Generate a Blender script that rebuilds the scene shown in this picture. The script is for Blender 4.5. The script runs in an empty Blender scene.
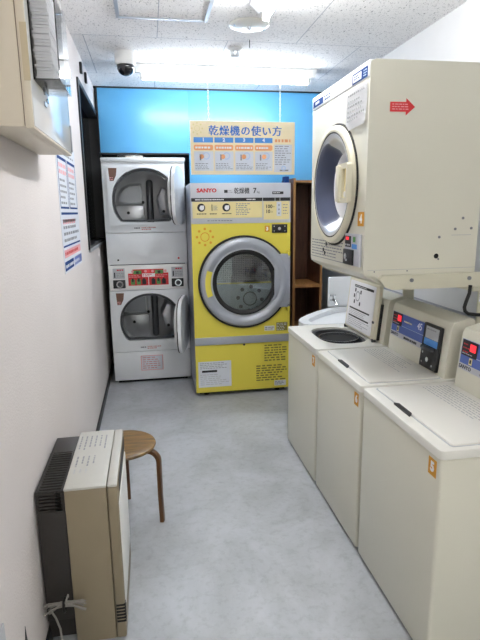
import bpy, bmesh, math, random
from mathutils import Matrix, Vector
R = math.radians
PI = math.pi
random.seed(7)
SC = bpy.context.scene
COL = SC.collection

# ------------------------------------------------------------------ camera, world, exposure
cam_d = bpy.data.cameras.new('camera')
cam_d.sensor_fit = 'VERTICAL'; cam_d.sensor_height = 24.0
cam_d.lens = 514.4 / 640 * 24.0
cam_d.clip_start = 0.05
cam = bpy.data.objects.new('camera', cam_d); COL.objects.link(cam)
YAW, PITCH, ROLL = R(9.786), R(11.908), R(-0.732)
_f = Vector((math.sin(YAW)*math.cos(PITCH), math.cos(YAW)*math.cos(PITCH), -math.sin(PITCH)))
_r = Vector((math.cos(YAW), -math.sin(YAW), 0)); _u = _r.cross(_f)
_r2 = _r*math.cos(ROLL) + _u*math.sin(ROLL); _u2 = -_r*math.sin(ROLL) + _u*math.cos(ROLL)
cam.matrix_world = Matrix(((_r2.x, _u2.x, -_f.x, 0), (_r2.y, _u2.y, -_f.y, 0), (_r2.z, _u2.z, -_f.z, 1.5), (0, 0, 0, 1)))
SC.camera = cam
world = bpy.data.worlds.new('world'); SC.world = world; world.use_nodes = True
world.node_tree.nodes['Background'].inputs[0].default_value = (1.0, 0.96, 0.90, 1)
world.node_tree.nodes['Background'].inputs[1].default_value = 1.0
TUBE_STRENGTH = 62.0
SC.view_settings.view_transform = 'Standard'; SC.view_settings.look = 'None'
SC.view_settings.exposure = 0.86; SC.view_settings.gamma = 1.0; SC.view_settings.use_curve_mapping = False

# ------------------------------------------------------------------ materials
def lin(h):
    h = h.lstrip('#'); out = []
    for i in (0, 2, 4):
        c = int(h[i:i+2], 16)/255
        out.append(c/12.92 if c <= 0.04045 else ((c+0.055)/1.055)**2.4)
    return (*out, 1)

MATS = {}
def mat(name, hexc, rough=0.5, metal=0.0, var=0.03, scale=9.0, bump=0.0, bscale=300.0, coat=0.0, emit=None, estr=0.0, spec=0.5):
    if name in MATS: return MATS[name]
    m = bpy.data.materials.new(name); m.use_nodes = True
    nt = m.node_tree; b = nt.nodes['Principled BSDF']
    b.inputs['Roughness'].default_value = rough; b.inputs['Metallic'].default_value = metal
    b.inputs['Coat Weight'].default_value = coat; b.inputs['Specular IOR Level'].default_value = spec
    tc = nt.nodes.new('ShaderNodeTexCoord')
    n = nt.nodes.new('ShaderNodeTexNoise'); n.inputs['Scale'].default_value = scale; n.inputs['Detail'].default_value = 4
    nt.links.new(tc.outputs['Object'], n.inputs['Vector'])
    cr = nt.nodes.new('ShaderNodeValToRGB'); c = lin(hexc)
    cr.color_ramp.elements[0].position = 0.3; cr.color_ramp.elements[1].position = 0.7
    cr.color_ramp.elements[0].color = tuple(max(0, x*(1-var)) for x in c[:3])+(1,)
    cr.color_ramp.elements[1].color = tuple(min(1, x*(1+var)) for x in c[:3])+(1,)
    nt.links.new(n.outputs['Fac'], cr.inputs['Fac']); nt.links.new(cr.outputs['Color'], b.inputs['Base Color'])
    if bump:
        n2 = nt.nodes.new('ShaderNodeTexNoise'); n2.inputs['Scale'].default_value = bscale; n2.inputs['Detail'].default_value = 3
        nt.links.new(tc.outputs['Object'], n2.inputs['Vector'])
        bp = nt.nodes.new('ShaderNodeBump'); bp.inputs['Strength'].default_value = bump; bp.inputs['Distance'].default_value = 0.004
        nt.links.new(n2.outputs['Fac'], bp.inputs['Height']); nt.links.new(bp.outputs['Normal'], b.inputs['Normal'])
    if emit:
        b.inputs['Emission Color'].default_value = lin(emit); b.inputs['Emission Strength'].default_value = estr
    MATS[name] = m
    return m

def glass_mat(name, tint, fres=1.45, rough=0.02, refl='#ffffff', base=0.0, body=None, bfac=0.0):
    m = bpy.data.materials.new(name); m.use_nodes = True; nt = m.node_tree
    for n in list(nt.nodes): nt.nodes.remove(n)
    out = nt.nodes.new('ShaderNodeOutputMaterial'); mix = nt.nodes.new('ShaderNodeMixShader')
    t = nt.nodes.new('ShaderNodeBsdfTransparent'); t.inputs[0].default_value = lin(tint)
    g = nt.nodes.new('ShaderNodeBsdfGlossy'); g.inputs['Color'].default_value = lin(refl); g.inputs['Roughness'].default_value = rough
    fr = nt.nodes.new('ShaderNodeFresnel'); fr.inputs['IOR'].default_value = fres
    ad = nt.nodes.new('ShaderNodeMath'); ad.operation = 'ADD'; ad.use_clamp = True; ad.inputs[1].default_value = base
    nt.links.new(fr.outputs[0], ad.inputs[0]); nt.links.new(ad.outputs[0], mix.inputs[0])
    if body:
        df = nt.nodes.new('ShaderNodeBsdfDiffuse'); df.inputs[0].default_value = lin(body); m2 = nt.nodes.new('ShaderNodeMixShader'); m2.inputs[0].default_value = bfac
        nt.links.new(t.outputs[0], m2.inputs[1]); nt.links.new(df.outputs[0], m2.inputs[2]); nt.links.new(m2.outputs[0], mix.inputs[1])
    else: nt.links.new(t.outputs[0], mix.inputs[1])
    nt.links.new(g.outputs[0], mix.inputs[2]); nt.links.new(mix.outputs[0], out.inputs[0])
    MATS[name] = m
    return m

def ceiling_mat():
    m = mat('acoustic ceiling board', '#eaeae9', 0.9, var=0.02); nt = m.node_tree; b = nt.nodes['Principled BSDF']
    tc = nt.nodes.new('ShaderNodeTexCoord')
    mp = nt.nodes.new('ShaderNodeMapping'); mp.inputs['Scale'].default_value = (1, 0.55, 1)
    nt.links.new(tc.outputs['Object'], mp.inputs['Vector'])
    n = nt.nodes.new('ShaderNodeTexNoise'); n.inputs['Scale'].default_value = 120; n.inputs['Detail'].default_value = 2.5; n.inputs['Distortion'].default_value = 1.2
    nt.links.new(mp.outputs[0], n.inputs['Vector'])
    cr = nt.nodes.new('ShaderNodeValToRGB')
    cr.color_ramp.elements[0].position = 0.33; cr.color_ramp.elements[0].color = (0.32, 0.32, 0.34, 1)
    cr.color_ramp.elements[1].position = 0.40; cr.color_ramp.elements[1].color = (1, 1, 1, 1)
    nt.links.new(n.outputs['Fac'], cr.inputs['Fac'])
    br = nt.nodes.new('ShaderNodeTexBrick'); br.offset = 0.5
    br.inputs['Color1'].default_value = lin('#eeeded'); br.inputs['Color2'].default_value = lin('#eae9e9'); br.inputs['Mortar'].default_value = lin('#aaaeb8')
    br.inputs['Scale'].default_value = 1.0; br.inputs['Mortar Size'].default_value = 0.0028
    br.inputs['Brick Width'].default_value = 1.0; br.inputs['Row Height'].default_value = 1.0
    mp2 = nt.nodes.new('ShaderNodeMapping'); mp2.inputs['Scale'].default_value = (1/0.91, 1/0.91, 1); mp2.inputs['Location'].default_value = (-0.12, 0.05, 0)
    nt.links.new(tc.outputs['Object'], mp2.inputs['Vector']); nt.links.new(mp2.outputs[0], br.inputs['Vector'])
    mx = nt.nodes.new('ShaderNodeMixRGB'); mx.blend_type = 'MULTIPLY'; mx.inputs[0].default_value = 1
    nt.links.new(br.outputs['Color'], mx.inputs[1]); nt.links.new(cr.outputs[0], mx.inputs[2])
    nt.links.new(mx.outputs[0], b.inputs['Base Color'])
    bp = nt.nodes.new('ShaderNodeBump'); bp.inputs['Strength'].default_value = 0.4; bp.inputs['Distance'].default_value = 0.003
    nt.links.new(cr.outputs[0], bp.inputs['Height']); nt.links.new(bp.outputs[0], b.inputs['Normal'])
    return m

def floor_mat():
    m = mat('grey vinyl floor', '#b4b8bd', 0.38, var=0.02); nt = m.node_tree; b = nt.nodes['Principled BSDF']
    tc = nt.nodes.new('ShaderNodeTexCoord')
    n = nt.nodes.new('ShaderNodeTexNoise'); n.inputs['Scale'].default_value = 2.6; n.inputs['Detail'].default_value = 8; n.inputs['Roughness'].default_value = 0.65; n.inputs['Distortion'].default_value = 0.6
    nt.links.new(tc.outputs['Object'], n.inputs['Vector'])
    cr = nt.nodes.new('ShaderNodeValToRGB')
    cr.color_ramp.elements[0].position = 0.32; cr.color_ramp.elements[0].color = lin('#9c9fa1')
    cr.color_ramp.elements[1].position = 0.62; cr.color_ramp.elements[1].color = lin('#b3b7bc')
    nt.links.new(n.outputs['Fac'], cr.inputs['Fac'])
    n3 = nt.nodes.new('ShaderNodeTexNoise'); n3.inputs['Scale'].default_value = 26; n3.inputs['Detail'].default_value = 6; n3.inputs['Roughness'].default_value = 0.7
    nt.links.new(tc.outputs['Object'], n3.inputs['Vector'])
    c3 = nt.nodes.new('ShaderNodeValToRGB'); c3.color_ramp.elements[0].position = 0.25; c3.color_ramp.elements[0].color = (0.72, 0.72, 0.70, 1)
    c3.color_ramp.elements[1].position = 0.5; c3.color_ramp.elements[1].color = (1, 1, 1, 1)
    nt.links.new(n3.outputs['Fac'], c3.inputs['Fac'])
    mx = nt.nodes.new('ShaderNodeMixRGB'); mx.blend_type = 'MULTIPLY'; mx.inputs[0].default_value = 0.8
    nt.links.new(cr.outputs[0], mx.inputs[1]); nt.links.new(c3.outputs[0], mx.inputs[2]); nt.links.new(mx.outputs[0], b.inputs['Base Color'])
    rr = nt.nodes.new('ShaderNodeMapRange'); rr.inputs['To Min'].default_value = 0.5; rr.inputs['To Max'].default_value = 0.3
    nt.links.new(n.outputs['Fac'], rr.inputs[0]); nt.links.new(rr.outputs[0], b.inputs['Roughness'])
    return m

def wood_mat(name, c0, c1, rough=0.4, scale=6, stretch=(1, 1, 0.08)):
    m = mat(name, c0, rough); nt = m.node_tree; b = nt.nodes['Principled BSDF']
    tc = nt.nodes.new('ShaderNodeTexCoord'); mp = nt.nodes.new('ShaderNodeMapping')
    mp.inputs['Scale'].default_value = stretch
    nt.links.new(tc.outputs['Object'], mp.inputs['Vector'])
    n = nt.nodes.new('ShaderNodeTexNoise'); n.inputs['Scale'].default_value = scale*8; n.inputs['Detail'].default_value = 6; n.inputs['Distortion'].default_value = 0.8
    nt.links.new(mp.outputs[0], n.inputs['Vector'])
    cr = nt.nodes.new('ShaderNodeValToRGB'); cr.color_ramp.elements[0].position = 0.35; cr.color_ramp.elements[1].position = 0.65
    cr.color_ramp.elements[0].color = lin(c0); cr.color_ramp.elements[1].color = lin(c1)
    nt.links.new(n.outputs['Fac'], cr.inputs['Fac']); nt.links.new(cr.outputs[0], b.inputs['Base Color'])
    return m

def perforated_mat():
    m = mat('perforated steel', '#8f9296', 0.35, 0.9); nt = m.node_tree; b = nt.nodes['Principled BSDF']
    tc = nt.nodes.new('ShaderNodeTexCoord'); v = nt.nodes.new('ShaderNodeTexVoronoi'); v.inputs['Scale'].default_value = 60; v.inputs['Randomness'].default_value = 0
    nt.links.new(tc.outputs['Object'], v.inputs['Vector'])
    cr = nt.nodes.new('ShaderNodeValToRGB'); cr.color_ramp.elements[0].position = 0.28; cr.color_ramp.elements[1].position = 0.32
    cr.color_ramp.elements[0].color = (0.02, 0.02, 0.02, 1); cr.color_ramp.elements[1].color = lin('#8f9296')
    nt.links.new(v.outputs['Distance'], cr.inputs['Fac']); nt.links.new(cr.outputs[0], b.inputs['Base Color'])
    return m

W_LEFT = mat('pale wallpaper', '#ddd6d3', 0.85, var=0.02, scale=3, bump=0.5, bscale=140)
W_RIGHT = mat('white wall panel', '#c6c6c6', 0.7, var=0.015, bump=0.15)
W_DARK = mat('dark grey wall', '#4a4c50', 0.8)
CEIL = ceiling_mat(); FLOOR = floor_mat()
BLUE = mat('sky blue laminate', '#5aa0cc', 0.32, var=0.02, scale=2)
BLACK = mat('black metal', '#17181b', 0.45)
HBLACK = mat('brown black plastic', '#2b2724', 0.5)
BLACKM = mat('matt black', '#0d0e10', 0.8)
RUBBER = mat('black rubber', '#141414', 0.6)
DGREY = mat('dark grey plastic', '#3a3c40', 0.5)
GREY = mat('grey print', '#7d8085', 0.6)
LGREY = mat('light grey', '#b6b9bd', 0.5)
ALU = mat('brushed aluminium', '#b9bcc2', 0.35, 0.7)
SILVER = mat('silver paint', '#a9adb6', 0.35, 0.35)
SILVERP = mat('pale silver panel', '#c3c5cc', 0.4, 0.15)
CHROME = mat('polished chrome', '#d5d7da', 0.15, 1.0)
STEEL = mat('drum steel', '#b4b6b9', 0.32, 0.7)
STEELD = mat('dull drum back', '#b9bbbe', 0.42, 0.35)
PERF = perforated_mat()
BAFFLE = mat('dark steel baffle', '#67696d', 0.35, 0.6)
YELLOW = mat('yellow enamel', '#dfd04e', 0.38, var=0.02, scale=3)
YELLOWP = mat('pale yellow print', '#e6d79c', 0.5)
ORANGE = mat('orange print', '#d8981c', 0.5)
PORANGE = mat('pale orange print', '#efa873', 0.5)
CREAMP = mat('cream poster paper', '#f3e3bd', 0.6)
WHITE = mat('white enamel', '#e4e7ea', 0.35, var=0.015)
WHITEP = mat('white plastic', '#e8e8e6', 0.4, var=0.015)
PAPER = mat('white paper', '#eeeef0', 0.8, var=0.015)
PAPERG = mat('grey white paper', '#d4d8e0', 0.8)
CREAM = mat('cream enamel', '#d9d7c8', 0.35, var=0.015, scale=3)
CREAML = mat('light cream plastic', '#e2e1da', 0.3, var=0.015, scale=3)
CREAMD = mat('cream plastic frame', '#ddd8c2', 0.4)
STANDC = mat('cream stand paint', '#cfccb8', 0.45)
BEIGESH = mat('shaded beige enamel', '#8c8069', 0.45, var=0.03, bump=0.1, bscale=400)  # heater sides: the shade on them is mixed into this darker tone
BEIGET = mat('pale beige plastic', '#b9b8b1', 0.45)
BOXC = mat('ivory box enamel', '#ddd3c0', 0.4, var=0.015)
BOXD = mat('glossy pale door enamel', '#e6e6e4', 0.12, var=0.01, coat=0.3)
BROWN = wood_mat('dark brown board', '#4a2c1e', '#5d3a28', 0.5)
WOODE = wood_mat('light wood edging', '#8a5f34', '#a5773f', 0.5)
SEATW = wood_mat('varnished seat wood', '#5c4522', '#8a6a36', 0.28, 4, (0.25, 1.6, 1))
LEGW = wood_mat('varnished bent wood', '#4e3118', '#6a4522', 0.35)
RED = mat('red print', '#c8242c', 0.5)
REDL = mat('red display light', '#e0303c', 0.5, emit='#ff2a36', estr=0.5)
BLUEP = mat('blue print', '#2f6fc4', 0.5)
BLUEL = mat('mid blue print', '#4f93dc', 0.5)
NAVY = mat('navy print', '#1f3f78', 0.8, spec=0.15)
BLUEC = mat('blue console print', '#4a63ae', 0.35)
LBLUE = mat('pale blue print', '#b8cbe4', 0.6)
PINK = mat('pink print', '#e3a3a6', 0.6)
INK = mat('black ink', '#1e1f22', 0.6)
INKG = mat('grey ink', '#8b8d92', 0.7)
INKM = mat('faint grey ink', '#b4b6b8', 0.7)
INKY = mat('olive ink', '#7a7336', 0.7)
INKR = mat('faded red ink', '#c98f8c', 0.7)
GREEN = mat('green print', '#4f8f4a', 0.6)
CORD = mat('grey cord', '#8d8983', 0.6)
TAPEB = mat('beige paper', '#cdbfa2', 0.8)
BROWNST = mat('brown sticker', '#6b4a3c', 0.5)
TUBE = mat('lit fluorescent tube', '#ffffff', 0.5, emit='#f0f7ff', estr=TUBE_STRENGTH)
TUBEW = mat('lit warm white tube', '#ffffff', 0.5, emit='#fcfdff', estr=TUBE_STRENGTH)
TUBEFILL = mat('added fill light tube', '#ffffff', 0.5, emit='#fffbf5', estr=TUBE_STRENGTH*1.7)
HALFPANE = mat('pale grey half pane', '#bcc8c8', 0.3)
DARKGL = mat('dark window glass', '#0b0c0e', 0.06)
DOME = mat('smoked dome', '#15161d', 0.08, coat=0.5)
GLASS = glass_mat('clear door glass', '#e0e4e6', 1.45, 0.03, base=0.06)
GLASSB = glass_mat('blue grey door plastic', '#98a2bc', 1.15, 0.35, base=0.015, body='#7f88a6', bfac=0.28)
ACRYL = glass_mat('clear acrylic', '#fbfcfd', 1.4, 0.05, base=0.03)
PANE = glass_mat('window pane', '#e8f0f0', 1.45, 0.02)

# ------------------------------------------------------------------ mesh builder
def FY(y): return Matrix(((1, 0, 0, 0), (0, 0, -1, y), (0, 1, 0, 0), (0, 0, 0, 1)))       # faces -Y : u=x, v=z, n=-Y
def FXm(x): return Matrix(((0, 0, -1, x), (-1, 0, 0, 0), (0, 1, 0, 0), (0, 0, 0, 1)))     # faces -X : u=-y, v=z
def FXp(x): return Matrix(((0, 0, 1, x), (1, 0, 0, 0), (0, 1, 0, 0), (0, 0, 0, 1)))       # faces +X : u=y, v=z
def FZ(z): return Matrix(((1, 0, 0, 0), (0, 1, 0, 0), (0, 0, 1, z), (0, 0, 0, 1)))        # faces +Z : u=x, v=y
def FZr(z): return Matrix(((0, 1, 0, 0), (-1, 0, 0, 0), (0, 0, 1, z), (0, 0, 0, 1)))      # faces +Z, read from -x side: u=-y, v=x
ORIG = {}

class MB:
    def __init__(self): self.bm = bmesh.new(); self.mats = []
    def mi(self, m):
        if m not in self.mats: self.mats.append(m)
        return self.mats.index(m)
    def merge(self, b2, m, M=None):
        if M is not None: bmesh.ops.transform(b2, matrix=M, verts=b2.verts)
        i = self.mi(m); mp = {}
        for v in b2.verts: mp[v] = self.bm.verts.new(v.co)
        for f in b2.faces:
            try:
                g = self.bm.faces.new([mp[v] for v in f.verts]); g.material_index = i
            except ValueError: pass
        b2.free(); return self
    def box(self, x0, x1, y0, y1, z0, z1, m, bev=0.0, seg=2, M=None):
        b = bmesh.new(); bmesh.ops.create_cube(b, size=1)
        for v in b.verts:
            v.co = Vector(((x0+x1)/2+v.co.x*(x1-x0), (y0+y1)/2+v.co.y*(y1-y0), (z0+z1)/2+v.co.z*(z1-z0)))
        if bev: bmesh.ops.bevel(b, geom=list(b.edges), offset=min(bev, 0.49*min(abs(x1-x0), abs(y1-y0), abs(z1-z0))), segments=seg, profile=0.5, affect='EDGES')
        return self.merge(b, m, M)
    def prism(self, outer, M, d0, d1, m, holes=(), bev=0.0):
        b = bmesh.new()
        if not holes:
            vs = [b.verts.new((p[0], p[1], d0)) for p in outer]
            f = b.faces.new(vs)
            r = bmesh.ops.extrude_face_region(b, geom=[f])
            nv = [e for e in r['geom'] if isinstance(e, bmesh.types.BMVert)]
            for v in nv: v.co.z = d1
            if bev:
                es = [e for e in b.edges if abs(e.verts[0].co.z-d1) < 1e-7 and abs(e.verts[1].co.z-d1) < 1e-7]
                bmesh.ops.bevel(b, geom=es, offset=bev, segments=2, profile=0.5, affect='EDGES')
        else:
            loops = []
            for L in [outer, *holes]:
                vs = [b.verts.new((p[0], p[1], d1)) for p in L]; loops.append(vs)
                for k in range(len(vs)): b.edges.new((vs[k], vs[(k+1) % len(vs)]))
            bmesh.ops.triangle_fill(b, use_beauty=True, use_dissolve=False, edges=list(b.edges))
            low = {}
            fs = list(b.faces)
            for L in loops:
                for v in L: low[v] = b.verts.new((v.co.x, v.co.y, d0))
            for f in fs: b.faces.new([low[v] for v in reversed(f.verts)])
            for L in loops:
                for k in range(len(L)):
                    a, c = L[k], L[(k+1) % len(L)]
                    b.faces.new((a, c, low[c], low[a]))
        bmesh.ops.recalc_face_normals(b, faces=b.faces)
        return self.merge(b, m, M)
    def lathe(self, prof, M, m, seg=48, c=(0, 0), closed=False, a0=0.0, a1=2*PI):
        b = bmesh.new(); full = abs(a1-a0-2*PI) < 1e-6
        n = seg if full else seg+1; rows = []
        for k in range(n):
            a = a0+(a1-a0)*k/seg; ca, sa = math.cos(a), math.sin(a)
            rows.append([b.verts.new((c[0]+r*ca, c[1]+r*sa, h)) for r, h in prof])
        P = len(prof)
        for k in range(seg):
            A, B2 = rows[k], rows[(k+1) % n]
            for j in range(P if closed else P-1):
                q = [A[j], B2[j], B2[(j+1) % P], A[(j+1) % P]]
                try: b.faces.new(q)
                except ValueError: pass
        bmesh.ops.remove_doubles(b, verts=b.verts, dist=1e-6)
        bmesh.ops.recalc_face_normals(b, faces=b.faces)
        return self.merge(b, m, M)
    def disc(self, M, c, r, d0, d1, m, seg=24):
        return self.lathe([(0, d0), (r, d0), (r, d1), (0, d1)], M, m, seg, c)
    def ring(self, M, c, r0, r1, d0, d1, m, seg=40):
        return self.lathe([(r0, d0), (r1, d0), (r1, d1), (r0, d1)], M, m, seg, c, closed=True)
    def tube(self, pts, r, m, seg=8, flat=None, up=None):
        pts = [Vector(p) for p in pts]; b = bmesh.new(); rows = []
        n = None
        for k, p in enumerate(pts):
            t = (pts[min(k+1, len(pts)-1)]-pts[max(k-1, 0)]).normalized()
            if n is None:
                n = Vector(up) if up else (Vector((0, 0, 1)) if abs(t.z) < 0.9 else Vector((1, 0, 0)))
            n = (n-t*n.dot(t)).normalized(); bn = t.cross(n)
            rr = r[k] if isinstance(r, (list, tuple)) else r
            row = []
            for j in range(seg):
                a = 2*PI*j/seg; ca, sa = math.cos(a), math.sin(a)
                if flat:
                    e = 0.35
                    ca = math.copysign(abs(ca)**e, ca); sa = math.copysign(abs(sa)**e, sa)
                    row.append(b.verts.new(p+n*ca*flat[0]+bn*sa*flat[1]))
                else: row.append(b.verts.new(p+n*ca*rr+bn*sa*rr))
            rows.append(row)
        for k in range(len(rows)-1):
            for j in range(seg): b.faces.new((rows[k][j], rows[k][(j+1) % seg], rows[k+1][(j+1) % seg], rows[k+1][j]))
        b.faces.new(list(reversed(rows[0]))); b.faces.new(rows[-1])
        bmesh.ops.recalc_face_normals(b, faces=b.faces)
        return self.merge(b, m)
    def rect(self, M, u0, v0, u1, v1, d, m, t=0.0006):
        return self.box(min(u0, u1), max(u0, u1), min(v0, v1), max(v0, v1), d, d+t, m, M=M)
    def text(self, s, M, u, v, size, m, d, align='CENTER', sx=1.0, bold=0.0, t=0.0004, rot=0.0):
        c = bpy.data.curves.new('t', 'FONT'); c.body = s; c.size = size; c.align_x = align; c.align_y = 'CENTER'
        c.offset = bold; c.extrude = t/2; c.resolution_u = 2
        o = bpy.data.objects.new('t', c); me = o.to_mesh(); b = bmesh.new(); b.from_mesh(me); o.to_mesh_clear()
        bpy.data.objects.remove(o); bpy.data.curves.remove(c)
        X = Matrix.Translation((u, v, d+t/2)) @ Matrix.Rotation(rot, 4, 'Z') @ Matrix.Diagonal((sx, 1, 1, 1))
        return self.merge(b, m, M @ X)
    def lines(self, M, u0, v0, u1, v1, n, d, m, fill=0.5, seed=1, dash=0.02):
        """rows of small print too small to read, as short dashes"""
        rnd = random.Random(seed); h = (v1-v0)/n
        for k in range(n):
            u = u0; end = u0+(u1-u0)*rnd.uniform(0.6, 1.0); vv = v1-(k+0.5)*h
            while u < end:
                w = dash*rnd.uniform(0.4, 1.2)
                self.rect(M, u, vv-h*fill/2, min(u+w, u1), vv+h*fill/2, d, m, 0.0004); u += w+dash*rnd.uniform(0.15, 0.4)
        return self
    def obj(self, name, parent=None, smooth=True):
        me = bpy.data.meshes.new(name)
        if parent is not None:
            bmesh.ops.translate(self.bm, vec=-ORIG[parent.name], verts=self.bm.verts)
        self.bm.normal_update(); self.bm.to_mesh(me); self.bm.free()
        for m in self.mats: me.materials.append(m)
        if smooth:
            for p in me.polygons: p.use_smooth = True
            me.set_sharp_from_angle(angle=R(32))
        o = bpy.data.objects.new(name, me); COL.objects.link(o)
        if parent is not None: o.parent = parent; ORIG[o.name] = ORIG[parent.name]
        else: ORIG[o.name] = Vector((0, 0, 0))
        return o

def tag(o, label, cat, group=None, kind=None):
    if label: o['label'] = label
    if cat: o['category'] = cat
    if group: o['group'] = group
    if kind: o['kind'] = kind
    return o
def thing(name, loc, label, cat, group=None):
    o = bpy.data.objects.new(name, None); COL.objects.link(o); o.empty_display_size = 0.1
    o.location = loc; ORIG[o.name] = Vector(loc)
    return tag(o, label, cat, group)
def single(mb, name, base, label, cat, group=None):
    """a thing that is one mesh, with its origin at its base"""
    b = Vector(base); bmesh.ops.translate(mb.bm, vec=-b, verts=mb.bm.verts)
    o = mb.obj(name); o.location = b; ORIG[o.name] = b
    return tag(o, label, cat, group)
def struct(mb, name, label=None):
    o = mb.obj(name); o['kind'] = 'structure'
    if label: o['label'] = label
    return o
def rrect(u0, v0, u1, v1, r, n=5):
    P = []
    for cx, cy, a in ((u1-r, v0+r, -PI/2), (u1-r, v1-r, 0), (u0+r, v1-r, PI/2), (u0+r, v0+r, PI)):
        for k in range(n+1):
            t = a+PI/2*k/n; P.append((cx+r*math.cos(t), cy+r*math.sin(t)))
    return P
def sup(cx, cy, a, b, e=1.0, n=56, vmin=None):
    P = []
    for k in range(n):
        t = 2*PI*k/n; c, s = math.cos(t), math.sin(t)
        p = (cx+a*math.copysign(abs(c)**e, c), cy+b*math.copysign(abs(s)**e, s))
        if vmin is not None and p[1] < vmin: p = (p[0], vmin+(p[1]-vmin)*0.03)
        P.append(p)
    return P
def circ(cx, cy, r, n=56): return sup(cx, cy, r, r, 1.0, n)
def rc(u0, v0, u1, v1): return [(u0, v0), (u1, v0), (u1, v1), (u0, v1)]

# ------------------------------------------------------------------ setting
XL, XR, YN, YB, ZC = -0.42, 1.735, -1.8, 5.45, 2.585
struct(MB().box(XL-0.1, XR+0.1, YN-0.1, YB+0.1, -0.1, 0, FLOOR), 'floor', 'grey scuffed vinyl floor running down the room')
struct(MB().box(XL-0.1, XR+0.1, YN-0.1, YB+0.1, ZC, ZC+0.1, CEIL), 'ceiling', 'white speckled acoustic ceiling boards')
WY0, WY1, WZ0, WZ1 = 3.74, 5.10, 1.245, 2.375
b = MB(); b.prism(rc(YN, 0, YB, ZC), FXp(XL), -0.1, 0, W_LEFT, holes=[rc(WY0, WZ0, WY1, WZ1)])
struct(b, 'wall_left', 'pale textured wall on the left')
struct(MB().box(XR, XR+0.1, YN, YB, 0, ZC, W_RIGHT), 'wall_right', 'white wall behind the washers')
struct(MB().box(XL-0.1, XR+0.1, YB, YB+0.1, 0, ZC, W_DARK), 'wall_back', 'dark wall behind the tumble dryers')
b = MB(); b.prism(rc(XL, 0, XR, ZC), FY(YN), -0.1, 0, W_RIGHT, holes=[rc(0.15, 0.02, 1.25, 2.05)])
struct(b, 'wall_front')
d = MB().prism(rc(0.15, 0.02, 1.25, 2.05), FY(YN), -0.06, -0.02, ALU, holes=[rc(0.20, 0.1, 1.20, 2.0)]).obj('door_1'); d['kind'] = 'structure'
MB().box(0.20, 1.20, YN+0.036, YN+0.042, 0.1, 2.0, PANE).obj('pane', d)
# dark window in the left wall
b = MB(); b.prism(rc(WY0, WZ0, WY1, WZ1), FXp(XL), -0.085, 0.012, BLACK, holes=[rc(WY0+0.035, WZ0+0.03, WY1-0.035, WZ1-0.035)])
w = b.obj('window_1'); w['kind'] = 'structure'; w['label'] = 'black framed window in the left wall'
MB().box(XL-0.08, XL-0.07, WY0+0.03, WY1-0.03, WZ0+0.025, WZ1-0.03, DARKGL).obj('pane', w)
b = MB()
b.box(XL-0.07, XL-0.045, WY0+0.5, WY0+0.54, WZ0+0.03, WZ1-0.035, BLACK).box(XL-0.07, XL-0.05, WY0+0.05, WY0+0.075, WZ0+0.03, WZ1-0.035, BLACK)
b.obj('sash', w)
o = MB().box(XL-0.085, XL+0.016, WY0, WY1, WZ0-0.012, WZ0+0.012, ALU, 0.003).obj('window_sill', w); o['label'] = 'metal window sill'
struct(MB().box(XL, XL+0.010, YN, YB, 0, 0.055, BLACK), 'baseboard_left', 'thin black baseboard')
# blue fascia boards under the ceiling at the end of the room
b = MB(); b.box(-0.39, 0.40, 4.95, 4.975, 2.03, ZC-0.012, BLUE, 0.002); b.box(0.40, XR-0.002, 4.95, 4.975, 1.76, ZC-0.012, BLUE, 0.002)
struct(b, 'wall_back_fascia', 'sky blue boarding across the end of the room')
b = MB(); b.box(XL+0.001, XR-0.001, 4.940, 4.980, ZC-0.012, ZC, BLACK); b.box(-0.395, 0.40, 4.945, 4.985, 2.018, 2.030, BLACK); b.box(-0.402, -0.390, 4.945, 4.98, 2.03, ZC-0.012, BLACK)  # lower strip paints in the shade of the gap under the boards
struct(b, 'trim_1', 'black strips edging the blue boarding')
struct(MB().box(XR-0.004, XR, 2.2, 4.2, 0.914, 0.924, INKG), 'trim_2', 'thin grey seam along the right wall')
# ceiling inspection hatch
hx0, hx1, hy0, hy1 = -0.125, 0.392, 2.74, 3.265
b = MB().prism(rc(hx0, hy0, hx1, hy1), FZ(0), ZC-0.008, ZC+0.001, ALU, holes=[rc(hx0+0.02, hy0+0.02, hx1-0.02, hy1-0.02)])
struct(b, 'trim_3', 'aluminium frame of a ceiling hatch')

# ------------------------------------------------------------------ ceiling lights
def light_fixture(along, cx, cy, L, label, tube, cat='ceiling light'):
    """batten fluorescent fixture; along 'x' or 'y'; (cx, cy) its centre"""
    t = thing('fluorescent_fixture', (cx, cy, ZC), label, cat)
    Rm = Matrix.Identity(4) if along == 'x' else Matrix.Rotation(PI/2, 4, 'Z')
    T = Matrix.Translation((cx, cy, 0)) @ Rm
    prof = [(-0.075, ZC-0.001), (0.075, ZC-0.001), (0.075, ZC-0.012), (0.026, ZC-0.055), (-0.026, ZC-0.055), (-0.075, ZC-0.012)]
    Mx = T @ Matrix(((0, 0, 1, 0), (1, 0, 0, 0), (0, 1, 0, 0), (0, 0, 0, 1)))
    MB().prism(prof, Mx, -L/2, L/2, WHITEP).obj('housing', t)
    for s in (-1, 1):
        MB().box(s*(L/2-0.045)-0.012, s*(L/2-0.045)+0.012, -0.018, 0.018, ZC-0.105, ZC-0.054, WHITEP, 0.004, M=T).obj('lamp_holder', t)
    tb = MB().tube([T @ Vector((-L/2+0.055, 0, ZC-0.086)), T @ Vector((L/2-0.055, 0, ZC-0.086))], 0.0165, tube, 16)
    tb.obj('lamp_tube', t)
    return t
light_fixture('x', 0.655, 4.24, 1.40, 'lit fluorescent batten on the ceiling in front of the blue boarding', TUBE)
light_fixture('y', 0.66, 2.33, 1.26, 'fluorescent batten overhead whose end shows at the top edge', TUBEW)
light_fixture('y', 0.66, -1.12, 1.26, 'unseen fluorescent batten added behind the viewer for fill light', TUBEFILL)  # unseen fixture, added to light the near end and faces turned to the camera

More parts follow.
